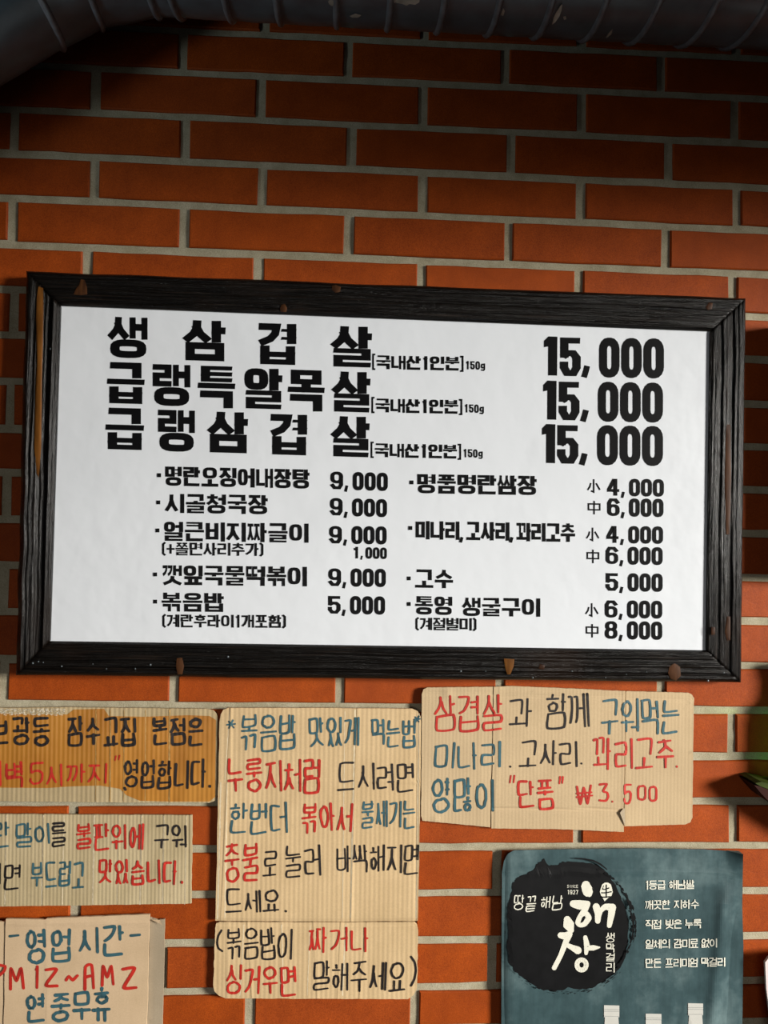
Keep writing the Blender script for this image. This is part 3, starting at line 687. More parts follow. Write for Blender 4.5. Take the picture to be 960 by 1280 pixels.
k = Ink(); k.print_word('미나리', 519, 651, 575, 23, 652, .10, .08, .03); k.print_word('고사리', 582.6, 652, 637.5, 23, 653, .10, .08, .03); k.print_word('꽈리고추', 645.6, 653.5, 719.5, 23, 654.5, .09, .08, .03)
for x in (577.5, 640): k.ribbon([(x, 672), (x - 1.6, 677.5)], 1.8, 1.8, False, .3)
k.face([(510.6, 657.6), (515.4, 657.6), (515.4, 662.4), (510.6, 662.4)]); put(k, sheet, on_sheet, BLACK)
price('4', 758, 657, 829.5, 22, 658); price('6', 757, 683, 829, 22.5, 684)
item('고수', 518, 711.5, 567.5, 23, 712.5, (511, 723)); price('5', 757, 716, 829, 23, 717)
item('통영', 518, 745, 566.5, 23, 746, (511, 755)); item('생굴구이', 577, 747, 676.5, 23, 748); price('6', 756, 750, 828.5, 22.5, 751)
item('(계절별미)', 517, 772, 598, 15.5, 772.8, None, .09, .07); price('8', 756, 776, 828.5, 23, 777)
for ch, x, y in (('小', 733.5, 599), ('中', 734, 626), ('小', 732, 659.5), ('中', 732.5, 687), ('小', 731, 754), ('中', 731.5, 780)):
    k = Ink(); k.printed(ch, x, y, x + 17.5, y + 17, .95, .95, .02, False); put(k, sheet, on_sheet, BLACK)

# ------------------------------------------------------------------ cardboard signs
def lerp_poly(pts, x):
    if x <= pts[0][0]: return pts[0][1]
    for a, b in zip(pts, pts[1:]):
        if x <= b[0]: return a[1] + (b[1] - a[1]) * (x - a[0]) / max(1e-6, b[0] - a[0])
    return pts[-1][1]
def card_panel(name, mat, parent, top, bot, Hf, Y, thick=.0032, ncol=200, nrow=30, wob=0):
    """corrugated sheet between a top outline and a bottom outline, relief Hf towards the viewer"""
    r = vnoise(int(abs(top[0][0]) * 7 + abs(top[0][1])), 50); m = MB(); vs = []
    for i in range(ncol + 1):
        s = i / ncol; xt = top[0][0] + (top[-1][0] - top[0][0]) * s; xb_ = bot[0][0] + (bot[-1][0] - bot[0][0]) * s
        yt, yb = lerp_poly(top, xt), lerp_poly(bot, xb_)
        for j in range(nrow + 1):
            t = j / nrow; x = xt + (xb_ - xt) * t; y = yt + (yb - yt) * t
            if i in (0, ncol): x += wob * vn(r, t * 17)
            if j in (0, nrow): y += wob * .6 * vn(r, s * 31)
            vs.append(P(x, y, Y - Hf(x, y)))
    nn = nrow + 1
    m.add(vs, [(i * nn + j, (i + 1) * nn + j, (i + 1) * nn + j + 1, i * nn + j + 1) for i in range(ncol) for j in range(nrow)])
    rim = [i * nn for i in range(ncol + 1)] + [ncol * nn + j for j in range(1, nn)] + [i * nn + nrow for i in range(ncol - 1, -1, -1)] + [j for j in range(nrow - 1, 0, -1)]
    a = [vs[i] for i in rim]; b = [Vector((q.x, Y + thick, q.z)) for q in a]; n = len(a)
    m.add(a + b, [(i, (i + 1) % n, n + (i + 1) % n, n + i) for i in range(n)]); m.poly(b)
    return part(m, name, mat, parent, False)
def relief(pitch, amp, creases=(), bulge=0, x0=0, hc=(), dents=()):
    def f(x, y):
        h = amp * math.cos(2 * math.pi * (x + .012 * (y - 900)) / pitch) if pitch else 0
        for c in creases:
            xc, a, wd_, tilt = (c + (0,) * 4)[:4] if len(c) < 4 else c
            dx = x - (xc + tilt * (y - 1000)); h += .4 * a * math.exp(-(dx / (wd_ * (1.5 if dx * a > 0 else .5))) ** 2)
        for yc, a, wd_ in hc: h += a * math.exp(-((y - yc) / wd_) ** 2)
        for xd, yd, a, rd in dents: h += a * math.exp(-(((x - xd) ** 2 + (y - yd) ** 2) / rd ** 2))
        return h
    return f
def sign(label, px, py, group=None):
    q = P(px, py, 0); return thing('cardboard_sign', label, 'sign', (q.x, 0, q.z))
def hand_lines(parent, Hf, Y, rows):
    fn = lambda x, y: P(x, y, Y - Hf(x, y) - .0005)
    for col, strokes in rows:
        for a in strokes:
            k = Ink(); k.hand(*a[:5], **(a[5] if len(a) > 5 else {}))
            part(k.mesh(fn), 'lettering', {'k': INK_K, 'r': INK_R, 't': INK_T}[col], parent)

# A: taped amber strip sign
YA = -.006
SA = sign('long cardboard sign covered in amber packing tape, left end, under the menu board', 130, 1003)
HA = relief(5.8, .00015, [(138, .0010, 1.6), (212, .0012, 1.6), (120, .0006, 1.4), (155, .0005, 1.5), (45, .0004, 1.5), (182, .0005, 1.5)])
ca = card_panel('cardboard', CARD_A, SA, [(-70, 884), (0, 885), (80, 884), (258, 886), (266, 888), (271, 893), (272.5, 900)], [(-70, 1002), (0, 1001.5), (150, 1003), (262, 1003.5), (269, 1001), (271.5, 994)], HA, YA, .0032, 350, 26, .3)
def patch(name, mat, parent, outline_top, outline_bot, Hf, Y, ncol, nrow=14):
    m = MB(); vs = []
    for i in range(ncol + 1):
        s = i / ncol; xt = outline_top[0][0] + (outline_top[-1][0] - outline_top[0][0]) * s; xb_ = outline_bot[0][0] + (outline_bot[-1][0] - outline_bot[0][0]) * s
        for j in range(nrow + 1):
            t = j / nrow; y = lerp_poly(outline_top, xt) * (1 - t) + lerp_poly(outline_bot, xb_) * t; x = xt + (xb_ - xt) * t
            vs.append(P(x, y, Y - Hf(x, y)))
    nn = nrow + 1; m.add(vs, [(i * nn + j, (i + 1) * nn + j, (i + 1) * nn + j + 1, i * nn + j + 1) for i in range(ncol) for j in range(nrow)])
    return part(m, name, mat, parent, True)
patch('packing_tape', TAPE, SA, [(-70, 893), (0, 892), (60, 893), (84, 893), (92, 887), (130, 886), (136, 895), (180, 896), (235, 894), (262, 895), (270, 900)], [(-70, 984), (60, 985), (90, 983), (125, 982), (150, 986), (158, 994), (175, 1001), (215, 1002), (262, 1002), (269, 996)], HA, YA - .0004, 340, 14)
k = Ink(); rr = random.Random(9)
for _ in range(260):
    x = rr.uniform(0, 83) ; y = 886 + rr.random() ** 1.3 * 8; a = rr.uniform(.5, 1.8); b = rr.uniform(.3, .8)
    k.face([(x - a, y), (x, y - b), (x + a, y + .2), (x, y + b)])
part(k.mesh(lambda x, y: P(x, y, YA - HA(x, y) - .0006)), 'scuffed_tape_edge', FROST, SA)
HS = dict(wd=1.75)
hand_lines(SA, HA, YA - .0004, [
    ('k', [('보', -18, 900, 13, 931, dict(wd=1.9, seed=1)), ('광동', 14, 896, 65, 933, dict(wd=1.9, seed=2)), ('잠수교집', 83, 896, 172, 934, dict(wd=1.9, seed=3)), ('본점은', 189, 897, 256, 932, dict(wd=1.9, seed=4)), ('영업합니다.', 154, 950, 268, 986, dict(wd=1.6, seed=5))]),
    ('r', [('새', -27, 952, 4, 985, dict(wd=1.5, seed=6)), ('벽', 5, 953, 31, 988, dict(wd=1.6, seed=7)), ('5', 36, 954, 56, 981, dict(wd=1.4, seed=8)), ('시', 56, 953, 80, 983, dict(wd=1.5, seed=9)), ('까지', 81, 954, 136, 980, dict(wd=1.5, seed=10)), ('”', 142, 944, 151, 956, dict(wd=.9, seed=11))])])
k = Ink(); k.brush([(156, 985), (157, 987)], [1.6]); part(k.mesh(lambda x, y: P(x, y, YA - HA(x, y) - .001)), 'lettering', INK_K, SA)

# B: ribbed sign
YB = -.006
SB = sign('ribbed cardboard sign with teal, black and red writing, directly below the amber taped one', 120, 1133)
HB = relief(4.7, .00013, [(8, .0009, 1.4), (54, .0012, 1.5), (80, .0005, 1.4), (118, .0012, 1.5, -.01), (148, .0006, 1.3), (177, .0012, 1.5), (205, .0010, 1.5), (236, -.001, 1.5)])
card_panel('cardboard', CARD_B, SB, [(-70, 1017), (0, 1017.6), (120, 1018.5), (240.5, 1019)], [(-70, 1134), (0, 1133), (120, 1131.5), (239, 1129.5)], HB, YB, .0032, 330, 26, .4)
hand_lines(SB, HB, YB, [
    ('t', [('란', -14, 1028, 14, 1060, dict(wd=1.4, seed=1)), ('말', 18, 1028, 41, 1060, dict(wd=1.4, seed=2)), ('이', 42, 1029, 64, 1056, dict(wd=1.4, seed=3)), ('부드럽고', 38, 1077, 107, 1109, dict(wd=1.4, seed=4))]),
    ('k', [('를', 63, 1027, 84, 1059, dict(wd=1.4, seed=5)), ('구워', 192, 1031, 235, 1060, dict(wd=1.4, seed=6)), ('이', -20, 1080, 2, 1108, dict(wd=1.4, seed=7)), ('면', 4, 1080, 27, 1112, dict(wd=1.4, seed=8))]),
    ('r', [('불판위에', 94, 1029, 182, 1063, dict(wd=1.5, seed=9)), ('맛있습니다.', 122, 1074, 232, 1106, dict(wd=1.6, seed=10))])])

# worn pale lines where the liner has been creased
PALE = plain('creased_liner', (.74, .62, .42), .8, var=.1)
PALE_A = plain('creased_tape', (.66, .42, .16), .6, var=.3)
def crease(parent, Hf, Y, x0, y0, x1, y1, wpx=.7, mat=None):
    k = Ink(); n = int(abs(y1 - y0) / 3) + 2; r = random.Random(int(x0)); pts = [(x0 + (x1 - x0) * i / n + r.uniform(-.25, .25), y0 + (y1 - y0) * i / n) for i in range(n + 1)]
    k.brush(pts, [wpx * r.uniform(.5, 1.1) for _ in pts], step=6)
    part(k.mesh(lambda x, y: P(x, y, Y - Hf(x, y) - .0001)), 'crease', mat or PALE, parent)
for x, w_ in ((138, .8), (212, 1.0), (155, .5), (120, .5), (182, .4)): crease(SA, HA, YA - .0004, x, 888, x - .5, 1001, w_, PALE_A)
for x, w_ in ((8, .7), (54, .9), (80, .5), (118, .9), (148, .4), (177, .9), (205, .8), (233, .6)): crease(SB, HB, YB, x, 1020, x - 2, 1130, w_)

# C: opening-hours sign with folded side flaps
YC = -.010
SCg = sign('smooth cardboard box lid sign giving opening hours, at the lower left corner', 95, 1290)
HC = relief(0, 0, [(58, .0005, 3)], hc=[(1154, .0006, 3)])
card_panel('cardboard', CARD_C, SCg, [(7, 1148.5), (56, 1149.5), (58, 1148), (187, 1143)], [(3.5, 1345), (182, 1345)], HC, YC, .003, 70, 60, .4)
card_panel('side_flap', CARD_IN, SCg, [(187.5, 1147), (197, 1150), (206, 1149)], [(182, 1345), (202, 1345)], relief(0, 0), YC + .0045, .003, 16, 50, .4)
card_panel('side_flap', CARD_C, SCg, [(-60, 1153), (6, 1152)], [(-60, 1345), (2.8, 1345)], relief(0, 0), YC + .0015, .003, 20, 40, .3)
m = MB(); m.poly([P(189, 1149.5, YC - .001), P(199, 1154, YC - .0005), P(203, 1157, YC - .001), P(200, 1150, YC - .001)])
part(m, 'torn_corner', CARD_C, SCg)
hand_lines(SCg, HC, YC, [
    ('t', [('-', 10, 1161, 26.5, 1178, dict(wd=1.7)), ('영', 31, 1160, 59, 1207, dict(wd=2.1, seed=1)), ('업', 61, 1160, 91, 1202, dict(wd=2.1, seed=2)), ('시', 96, 1158, 125, 1194, dict(wd=2.0, seed=3)), ('간', 127, 1156, 158, 1195, dict(wd=2.1, seed=4)), ('-', 161, 1161, 178, 1177, dict(wd=1.9)),
           ('연', 31, 1242, 58, 1278, dict(wd=2.0, seed=5)), ('중', 62, 1241, 91, 1278, dict(wd=2.1, seed=6)), ('무', 89, 1240, 116, 1277, dict(wd=2.1, seed=7)), ('휴', 114, 1236, 141, 1279, dict(wd=2.1, seed=8))]),
    ('r', [('M', 9, 1206, 33, 1237, dict(wd=2.0, seed=1)), ('1', 42, 1207, 50, 1237, dict(wd=2.1, seed=2)), ('Z', 53, 1210, 76, 1236, dict(wd=2.0, seed=3)), ('~', 79, 1209, 100, 1235, dict(wd=1.9)), ('A', 103, 1205, 121, 1238, dict(wd=2.0, seed=5)), ('M', 124, 1205, 145, 1233, dict(wd=2.0, seed=6)), ('Z', 150, 1206, 175, 1237, dict(wd=2.1, seed=7))])])
k = Ink(); k.brush([(-14, 1206), (-4, 1206), (6.5, 1208), (5, 1214), (-3, 1221), (-13, 1224)], [1.8]); k.brush([(-15, 1205), (-16, 1237)], [1.8])
part(k.mesh(lambda x, y: P(x, y, YC - .0008)), 'lettering', INK_R, SCg)

# D: tall sign in two panels
YD = -.009
SD = sign('tall tan cardboard sign of nine handwritten lines, in the middle under the menu board', 395, 1248)
HD1 = relief(5.9, .00010, [(431, .0004, 1.4, -.02), (443, .0013, 1.7, -.03), (283, .0014, 2.0, -.045), (288, .0007, 1.5), (520, -.001, 1.8), (524, .0008, 1.5)], hc=[(978, .0005, 2), (1151, -.0012, 2)])
card_panel('cardboard', CARD_D, SD, [(274.5, 902), (276, 893), (279, 887.5), (285, 885), (400, 885), (515, 886), (522, 889), (526, 896), (527, 905)], [(269.5, 1151), (430, 1152), (522.5, 1151)], HD1, YD, .0032, 340, 70, .35)
HD2 = relief(5.9, .00010, [(300, .0010, 1.7, .06), (352, .0008, 1.7), (384, .0008, 2, .05), (432, .0011, 1.7, -.04), (474, .0010, 2.0, -.10), (283, .0008, 2.5)], hc=[(1154, -.0008, 2)])
card_panel('lower_panel', CARD_D, SD, [(269, 1160), (270, 1154), (274, 1152.6), (430, 1153), (518, 1152.6), (521.5, 1156), (522.5, 1162)], [(266.5, 1232), (268, 1239), (273, 1244), (282, 1248), (395, 1248.5), (510, 1249), (517, 1244), (521, 1236), (521.5, 1230)], HD2, YD, .0032, 340, 34, .4)
HD = lambda x, y: HD1(x, y) if y < 1151.5 else HD2(x, y)
W = lambda s_, w_=1.45: dict(wd=w_, seed=s_)
hand_lines(SD, HD, YD, [
    ('t', [('*', 282, 899, 296, 912, W(1, 1.1)), ('볶음밥', 299, 893, 372, 939, W(2)), ('맛있게', 385, 896, 451, 934, W(3)), ('먹는법', 463, 899, 521, 934, W(4)), ('*', 516, 894, 527, 904, W(5, 1.1)),
           ('한번더', 286, 1003, 361, 1043, W(6)), ('불세기는', 451, 1000, 521, 1036, W(7, 1.3))]),
    ('r', [('누룽지처럼', 282, 948, 402, 992, W(8, 1.7)), ('볶아서', 376, 1003, 442, 1041, W(9, 1.6)), ('중불', 279, 1055, 325, 1103, W(10, 1.6)), ('짜거나', 385, 1159, 463, 1192, W(11, 1.4)), ('싱거우면', 281, 1207, 372, 1244, W(12, 1.6))]),
    ('k', [('드시려면', 421, 953, 519, 989, W(13, 1.3)), ('로', 328, 1062, 348, 1096, W(14, 1.3)), ('눌러', 355, 1057, 403, 1097, W(15, 1.3)), ('바싹해지면', 419, 1056, 525, 1092, W(16, 1.2)), ('드세요.', 280, 1112, 362, 1141, W(17, 1.3)),
           ('볶음밥이', 282, 1161, 367, 1200, W(18, 1.2)), ('말해주세요', 390, 1201, 509, 1239, W(19, 1.3))])])
k = Ink(); k.brush([(277, 1163), (273, 1170), (271.5, 1178), (273, 1185), (278, 1189)], [1.2]); k.brush([(514, 1196), (518.5, 1203), (520, 1213), (518, 1224), (514, 1232)], [1.4])
part(k.mesh(lambda x, y: P(x, y, YD - HD(x, y) - .0005)), 'lettering', INK_K, SD)

for a_ in ((444, 888, 438, 1150, 1.0), (431, 889, 428, 1150, .5), (287, 890, 281, 976, .5), (276, 978, 272, 1148, 1.1), (284, 980, 281, 1148, .6), (524, 892, 520, 1148, .7), (305, 1156, 300, 1244, .6), (352, 1156, 355, 1244, .6), (432, 1156, 428, 1244, .9), (388, 1156, 384, 1244, .5)):
    crease(SD, HD, YD, *a_)

# E: wide sign, right
YE = -.010
SE = sign('wide smooth tan cardboard sign priced at 3.500, below the right half of the board', 700, 1040)
HE1 = relief(4.4, .00005, [(618, -.0014, 1.6, -.03), (600, .0004, 6)], hc=[(866, -.0006, 3)], dents=[(560, 866, .0012, 7), (545, 1024, .0008, 5)])
card_panel('cardboard', CARD_E, SE, [(527.5, 868), (529, 862), (534, 859.5), (616.5, 858.5)], [(526.5, 1020), (528, 1026), (560, 1029), (613, 1034)], HE1, YE, .003, 110, 60, .3)
HE2 = relief(4.4, .00005, [(620, .0008, 3, -.03), (779, .0006, 2.5)], hc=[(1011, -.0012, 1.4), (870, -.0005, 3)])
card_panel('middle_panel', CARD_E, SE, [(617.3, 858.5), (640, 857.5), (720, 861), (781.5, 864)], [(614, 1035.5), (700, 1036.5), (779.5, 1040)], HE2, YE - .0006, .003, 150, 70, .3)
HE3 = relief(4.4, .00005, [(783, .0006, 2)], hc=[(874, -.0005, 3)])
card_panel('right_panel', CARD_E, SE, [(782.2, 864), (860, 866), (865, 868), (867.5, 873)], [(780.5, 1033), (857, 1030.5), (863, 1028), (865.5, 1022)], HE3, YE, .003, 80, 60, .3)
m = MB(); m.poly([P(778, 1012, YE - .003), P(781, 1010, YE - .002), P(781.5, 1033, YE - .002), P(775, 1016, YE - .004)]); part(m, 'torn_edge', CARD_IN, SE)
HEf = lambda x, y: (HE1 if x < 617 else HE3 if x > 781 else lambda a, b: HE2(a, b) + .0006)(x, y)
hand_lines(SE, HEf, YE, [
    ('r', [('삼겹살', 541, 869, 631, 914, W(1, 1.6)), ('꽈리고추', 740, 923, 845, 963, W(2, 1.6)), ('.', 842, 948, 850, 960, W(3, 1.5)), ('“', 636, 969, 646, 988, W(4, 1.2)), ('단품', 646, 975, 694, 1011, W(5, 1.6)), ('”', 697, 970, 706, 988, W(6, 1.2)), ('₩', 719, 981, 742, 1006, W(7, 1.4)), ('3', 746, 979, 763, 1004, W(8, 1.5)), ('.', 762, 995, 769, 1004, W(9, 1.3)), ('5', 779, 980, 791, 1006, W(10, 1.4)), ('0', 795, 981, 809, 1002, W(11, 1.4)), ('0', 810, 981, 823, 1002, W(12, 1.4))]),
    ('k', [('과', 635, 874, 667, 911, W(13, 1.35)), ('함께', 681, 867, 738, 912, W(14, 1.35)), ('.', 634, 948, 642, 960, W(15, 1.4)), ('고사리', 648, 926, 723, 959, W(16, 1.35)), ('.', 723, 945, 731, 956, W(17, 1.4))]),
    ('t', [('구워먹는', 750, 874, 851, 918, W(18, 1.6)), ('미나리', 541, 927, 629, 962, W(19, 1.6)), ('양많이', 538, 973, 619, 1016, W(20, 1.7))])])

# ------------------------------------------------------------------ poster
YP = -.012
SPt = P(775, 1290, 0); PO = thing('poster', 'slate-blue rice wine poster with round black brush emblem and white lettering', 'poster', (SPt.x, 0, SPt.z))
def HP(x, y):
    h = .0004 * math.exp(-((y - 1091) / 2.5) ** 2)
    h -= .010 * max(0, (640 - x) / 14) ** 2 * (1 if x < 640 else 0) * .5            # left edge rolls back to the wall
    h += .0025 * math.exp(-(((x - 640) / 40) ** 2 + ((y - 1150) / 120) ** 2))
    c = max(0, (x - 905) / 22) * max(0, (1100 - y) / 35); h += .012 * c ** 1.3       # top right corner lifts off the wall
    h += .004 * math.exp(-((x - (900 + (y - 1180) * -.10)) / 9) ** 2) * (1 if y > 1130 else max(0, (y - 1100) / 30))
    h -= .006 * max(0, (x - 908) / 18) * min(1, max(0, (y - 1120) / 60))
    h += .0008 * math.sin(x * .03 + y * .021)
    return h
card_panel('banner', POSTER, PO, [(627, 1090), (629, 1078), (634, 1068), (642, 1063), (700, 1061.5), (800, 1060.5), (880, 1061.5), (910, 1063.5), (929, 1068)], [(626, 1350), (924, 1350)], HP, YP, .0006, 110, 90, 0)
# right side below the lifted corner follows the printed edge
def onp(x, y): return P(x, y, YP - HP(x, y) - .0006)
def onp2(x, y): return P(x, y, YP - HP(x, y) - .0011)
def onp3(x, y): return P(x, y, YP - HP(x, y) - .0015)
Z = lambda x, y: (620 + x / 5.3333, 1050 + y / 5.3333)
rk = random.Random(21); k = Ink()
ctrl = [(150, 245), (205, 225), (250, 200), (270, 160), (300, 140), (322, 126), (340, 158), (354, 172), (374, 168), (410, 165), (445, 145), (520, 148), (600, 150), (670, 165), (720, 195), (765, 250), (805, 320), (840, 400), (870, 470), (884, 560), (882, 650), (868, 740), (840, 830), (790, 890), (720, 945), (640, 985), (560, 1000), (480, 985), (440, 1000), (380, 1010), (320, 1000), (250, 965), (190, 925), (130, 880), (90, 820), (78, 740), (80, 640), (78, 540), (76, 450), (88, 400), (105, 350), (112, 290), (130, 262)]
ctrl = [(x, y) for x, y in ctrl]; ring = []
for i, a in enumerate(ctrl):
    b = ctrl[(i + 1) % len(ctrl)]
    for t in (0, .25, .5, .75):
        x, y = a[0] + (b[0] - a[0]) * t, a[1] + (b[1] - a[1]) * t; q = rk.uniform(-5, 5)
        dx, dy = x - 480, y - 570; l = math.hypot(dx, dy); ring.append((x + dx / l * q, y + dy / l * q))
cxy = (480, 600)
inner = ring
for f0, f1 in [(i_ / 14, (i_ + 1) / 14) for i_ in range(14)]:
    for i in range(len(inner)):
        a, b = inner[i], inner[(i + 1) % len(inner)]
        g = lambda p, f: Z(cxy[0] + (p[0] - cxy[0]) * f, cxy[1] + (p[1] - cxy[1]) * f)
        if f0 == 0: k.face([Z(*cxy), g(a, f1), g(b, f1)])
        else: k.face([g(a, f0), g(b, f0), g(b, f1), g(a, f1)])
# dry brush strokes round the rim
def arc(r0, r1, a0, a1, n, wmin, wmax, dens):
    for _ in range(n):
        a = math.radians(rk.uniform(a0, a1)); la = rk.uniform(.015, .07); rr_ = rk.uniform(r0, r1); wv = rk.uniform(wmin, wmax)
        pts = []
        for t in (0, .5, 1):
            aa = a + la * t; cr = rr_ * (1 + .03 * math.cos(2 * aa)); pts.append(Z(482 + cr * math.cos(aa), 568 + cr * 1.045 * math.sin(aa)))
        k.brush(pts, [wv, wv * 1.2, wv * .5], step=1.5)
arc(412, 428, -62, -20, 40, .25, .8, 1); arc(414, 436, -22, 12, 34, .4, 1.3, 1); arc(408, 424, 12, 40, 26, .3, .9, 1); arc(428, 452, 40, 60, 14, .2, .5, 1); arc(432, 455, 62, 150, 26, .2, .5, 1); arc(408, 420, 150, 175, 8, .2, .5, 1)
k.brush([Z(520, 116), Z(570, 118), Z(640, 130), Z(690, 155), Z(735, 190)], [.5, .9, 1.0, 1.2, .5])
k.brush([Z(868, 380), Z(888, 420), Z(892, 450)], [.6, 2.0, 1.8]); k.brush([Z(890, 470), Z(905, 520), Z(912, 600)], [.8, 1.4, .5])
part(k.mesh(onp), 'brush_emblem', INKWASH, PO)
def cal(strokes):
    k = Ink()
    for pts, ws in strokes: k.brush([Z(*p) for p in pts], [w_ / 5.3333 for w_ in ws], step=.8)
    return k
k = cal([([(600, 300), (608, 330), (622, 362)], [28, 36, 18]), ([(597, 310), (612, 345)], [30, 34]),
         ([(515, 425), (560, 432), (610, 425)], [24, 32, 20]), ([(610, 425), (590, 470), (560, 510), (545, 550), (560, 568), (590, 560), (618, 520), (600, 488), (572, 500)], [20, 20, 16, 17, 14, 17, 20, 16, 12]),
         ([(668, 445), (680, 490), (678, 540)], [24, 22, 18]), ([(682, 520), (700, 470), (730, 445), (775, 450)], [14, 15, 20, 26]), ([(775, 448), (768, 500), (755, 570)], [25, 22, 16]),
         ([(475, 530), (485, 565), (500, 600)], [24, 38, 20]), ([(430, 635), (465, 640), (490, 625)], [20, 26, 20]), ([(490, 628), (465, 680), (430, 770), (388, 852)], [20, 19, 16, 16]), ([(475, 700), (505, 715), (545, 735)], [14, 18, 26]),
         ([(595, 648), (605, 700), (600, 755)], [14, 19, 12]), ([(608, 720), (650, 718), (690, 715)], [16, 18, 5])])
k.brush([Z(*p) for p in ell(570, 832, 31, 34, 14)], [3.0], True, .8)
k.brush([Z(736, 320), Z(733, 352), Z(724, 402)], [6.4, 7.4, .8], step=.8); k.brush([Z(736, 318), Z(735, 345)], [6.8, 8.1], step=.8)
part(k.mesh(onp2), 'calligraphy', CREAM, PO)
k = cal([([(710, 325), (722, 330), (752, 320)], [4, 4, 4]), ([(703, 352), (730, 352), (768, 345)], [4, 4, 4]), ([(705, 382), (735, 380), (762, 378)], [4.5, 4.5, 4]), ([(735, 300), (735, 382)], [4.5, 4.5]), ([(718, 305), (708, 330)], [2.5, 2])])
part(k.mesh(onp3), 'seed_mark', INKWASH, PO)
k = Ink()
k.hand('땅', 641, 1119, 656, 1138, wd=.75, seed=3, slant=.1); k.hand('끝', 656.5, 1120, 671, 1139, wd=.75, seed=4, slant=.1)
part(k.mesh(onp2), 'lettering', CREAM, PO); k = Ink(); k.hand('해', 675, 1120, 688.5, 1136, wd=.75, seed=5, slant=.1); k.hand('남', 689.5, 1119, 704, 1138, wd=.75, seed=6, slant=.1)
part(k.mesh(onp2), 'lettering', CREAM, PO); k = Ink(); k.print_word('SINCE', 708.7, 1106, 722.8, 3.8, None, .055, .06, .10); k.print_word('1927', 708.5, 1112.3, 723, 5.6, None, .075, .075, .10)
part(k.mesh(onp2), 'lettering', CREAM, PO); k = Ink()
for c, y0, y1 in (('생', 1166, 1178), ('막', 1179.5, 1190.5), ('걸', 1191.5, 1201.5), ('리', 1203, 1215.5)): k.printed(c, 757.5, y0, 768.3, y1, .66, .50, 0, False)
part(k.mesh(onp2), 'lettering', CREAM, PO)
for y, ws in ((1100.3, [('1', 806, 811.5), ('등급', 811, 832), ('해남쌀', 836, 868)]), (1125, [('깨끗한', 806.2, 837.6), ('지하수', 842, 874)]), (1149.5, [('직접', 806.6, 826.7), ('빚은', 831.6, 852.4), ('누룩', 856, 877)]),
              (1174, [('일체의', 806.6, 837.6), ('감미료', 842, 873), ('없이', 876.6, 896.6)]), (1198, [('만든', 806.6, 826.8), ('프리미엄', 831.2, 872.4), ('막걸리', 876, 906.8)])):
    for t, a, b in ws:
        k = Ink(); sl = -.018; n = len(t); cw = (b - a) / n
        for i, c in enumerate(t):
            yy = y + sl * (a + cw * (i + .5) - 840)
            k.printed(c, a + cw * i + .3, yy, a + cw * (i + 1) - .3, yy + 11.3, .72, .60, sl, False)
        part(k.mesh(onp2), 'lettering', CREAM, PO)
# printed bottle tops along the lower edge
for x, y, wv in ((764.6, 1256.5, 9.6), (817, 1267, 9.8), (869.5, 1254, 9.4)):
    k = Ink(); k.face([(x - wv, y), (x + wv, y + .4), (x + wv, y + 15), (x - wv, y + 15)]); k.face([(x - wv + 1.2, y + 15), (x + wv - 1.2, y + 15), (x + wv + 3, y + 75), (x - wv - 3, y + 75)])
    bo = part(k.mesh(onp), 'printed_bottle', CAPW, PO)
    k = Ink()
    for dy in (5, 7.2, 13.5): k.face([(x - wv, y + dy), (x + wv, y + dy + .3), (x + wv, y + dy + 1), (x - wv, y + dy + .8)])
    part(k.mesh(onp2), 'cap_ring', CAPG, bo)

# ------------------------------------------------------------------ ventilation duct
YD_, RD = -.165, .118
def silh(px, py):
    """height of a duct axis whose lower edge is seen at (px, py)"""
    d = (P(px, py, 0) - CAM); th = math.atan2(d.z, d.y); dist = -(CAM.y) + YD_
    L = RD / math.cos(th)   # vertical offset between axis and tangent ray
    return CAM.z + dist * math.tan(th) + L
z1, z2 = silh(240, 22), silh(930, 63)
ZA = (z1 + z2) / 2; print('duct axis heights', z1, z2)
DU = thing('ventilation_duct', 'black painted sectioned ventilation duct running along the top of the brick wall', 'duct', (.6, YD_, ZA))
def duct_ax(px, sx=0): return Vector((P(px, 40, YD_).x, YD_, ZA))
xs_ = [168, 212, 280, 345, 420, 487, 553, 620, 683, 747, 810, 878, 937, 1005, 1075, 1150, 1225, 1300, 1375, 1450, 1525, 1600, 1675, 1750, 1825]
path = [duct_ax(x) for x in xs_]
p0 = path[0]
# elbow: swings down to the left in three mitred gores
g1 = p0 + Vector((-.098, -.004, -.030)); g2 = g1 + Vector((-.062, -.004, -.040)); g3 = g2 + Vector((-.11, -.006, -.080)); g4 = g3 + Vector((-.11, -.006, -.080)); g5 = g4 + Vector((-.12, -.006, -.088))
path = [g5, g4, g3, g2, g1] + path
def frame_at(i):
    d0 = (path[i] - path[i - 1]).normalized() if i else (path[1] - path[0]).normalized()
    d1 = (path[i + 1] - path[i]).normalized() if i < len(path) - 1 else d0
    t = (d0 + d1).normalized(); b = Vector((0, -1, 0)); b = (b - t * b.dot(t)).normalized(); n = t.cross(b)
    k_ = 1 / max(.6, t.dot(d0)); return t, b, n, k_
def ring_pts(i, r, off=0, seg=48):
    t, b, n, k_ = frame_at(i); return [path[i] + t * off + b * (r * math.cos(2 * math.pi * a / seg)) + n * (r * k_ * math.sin(2 * math.pi * a / seg)) for a in range(seg)]
SEG = 48; rd = random.Random(5)
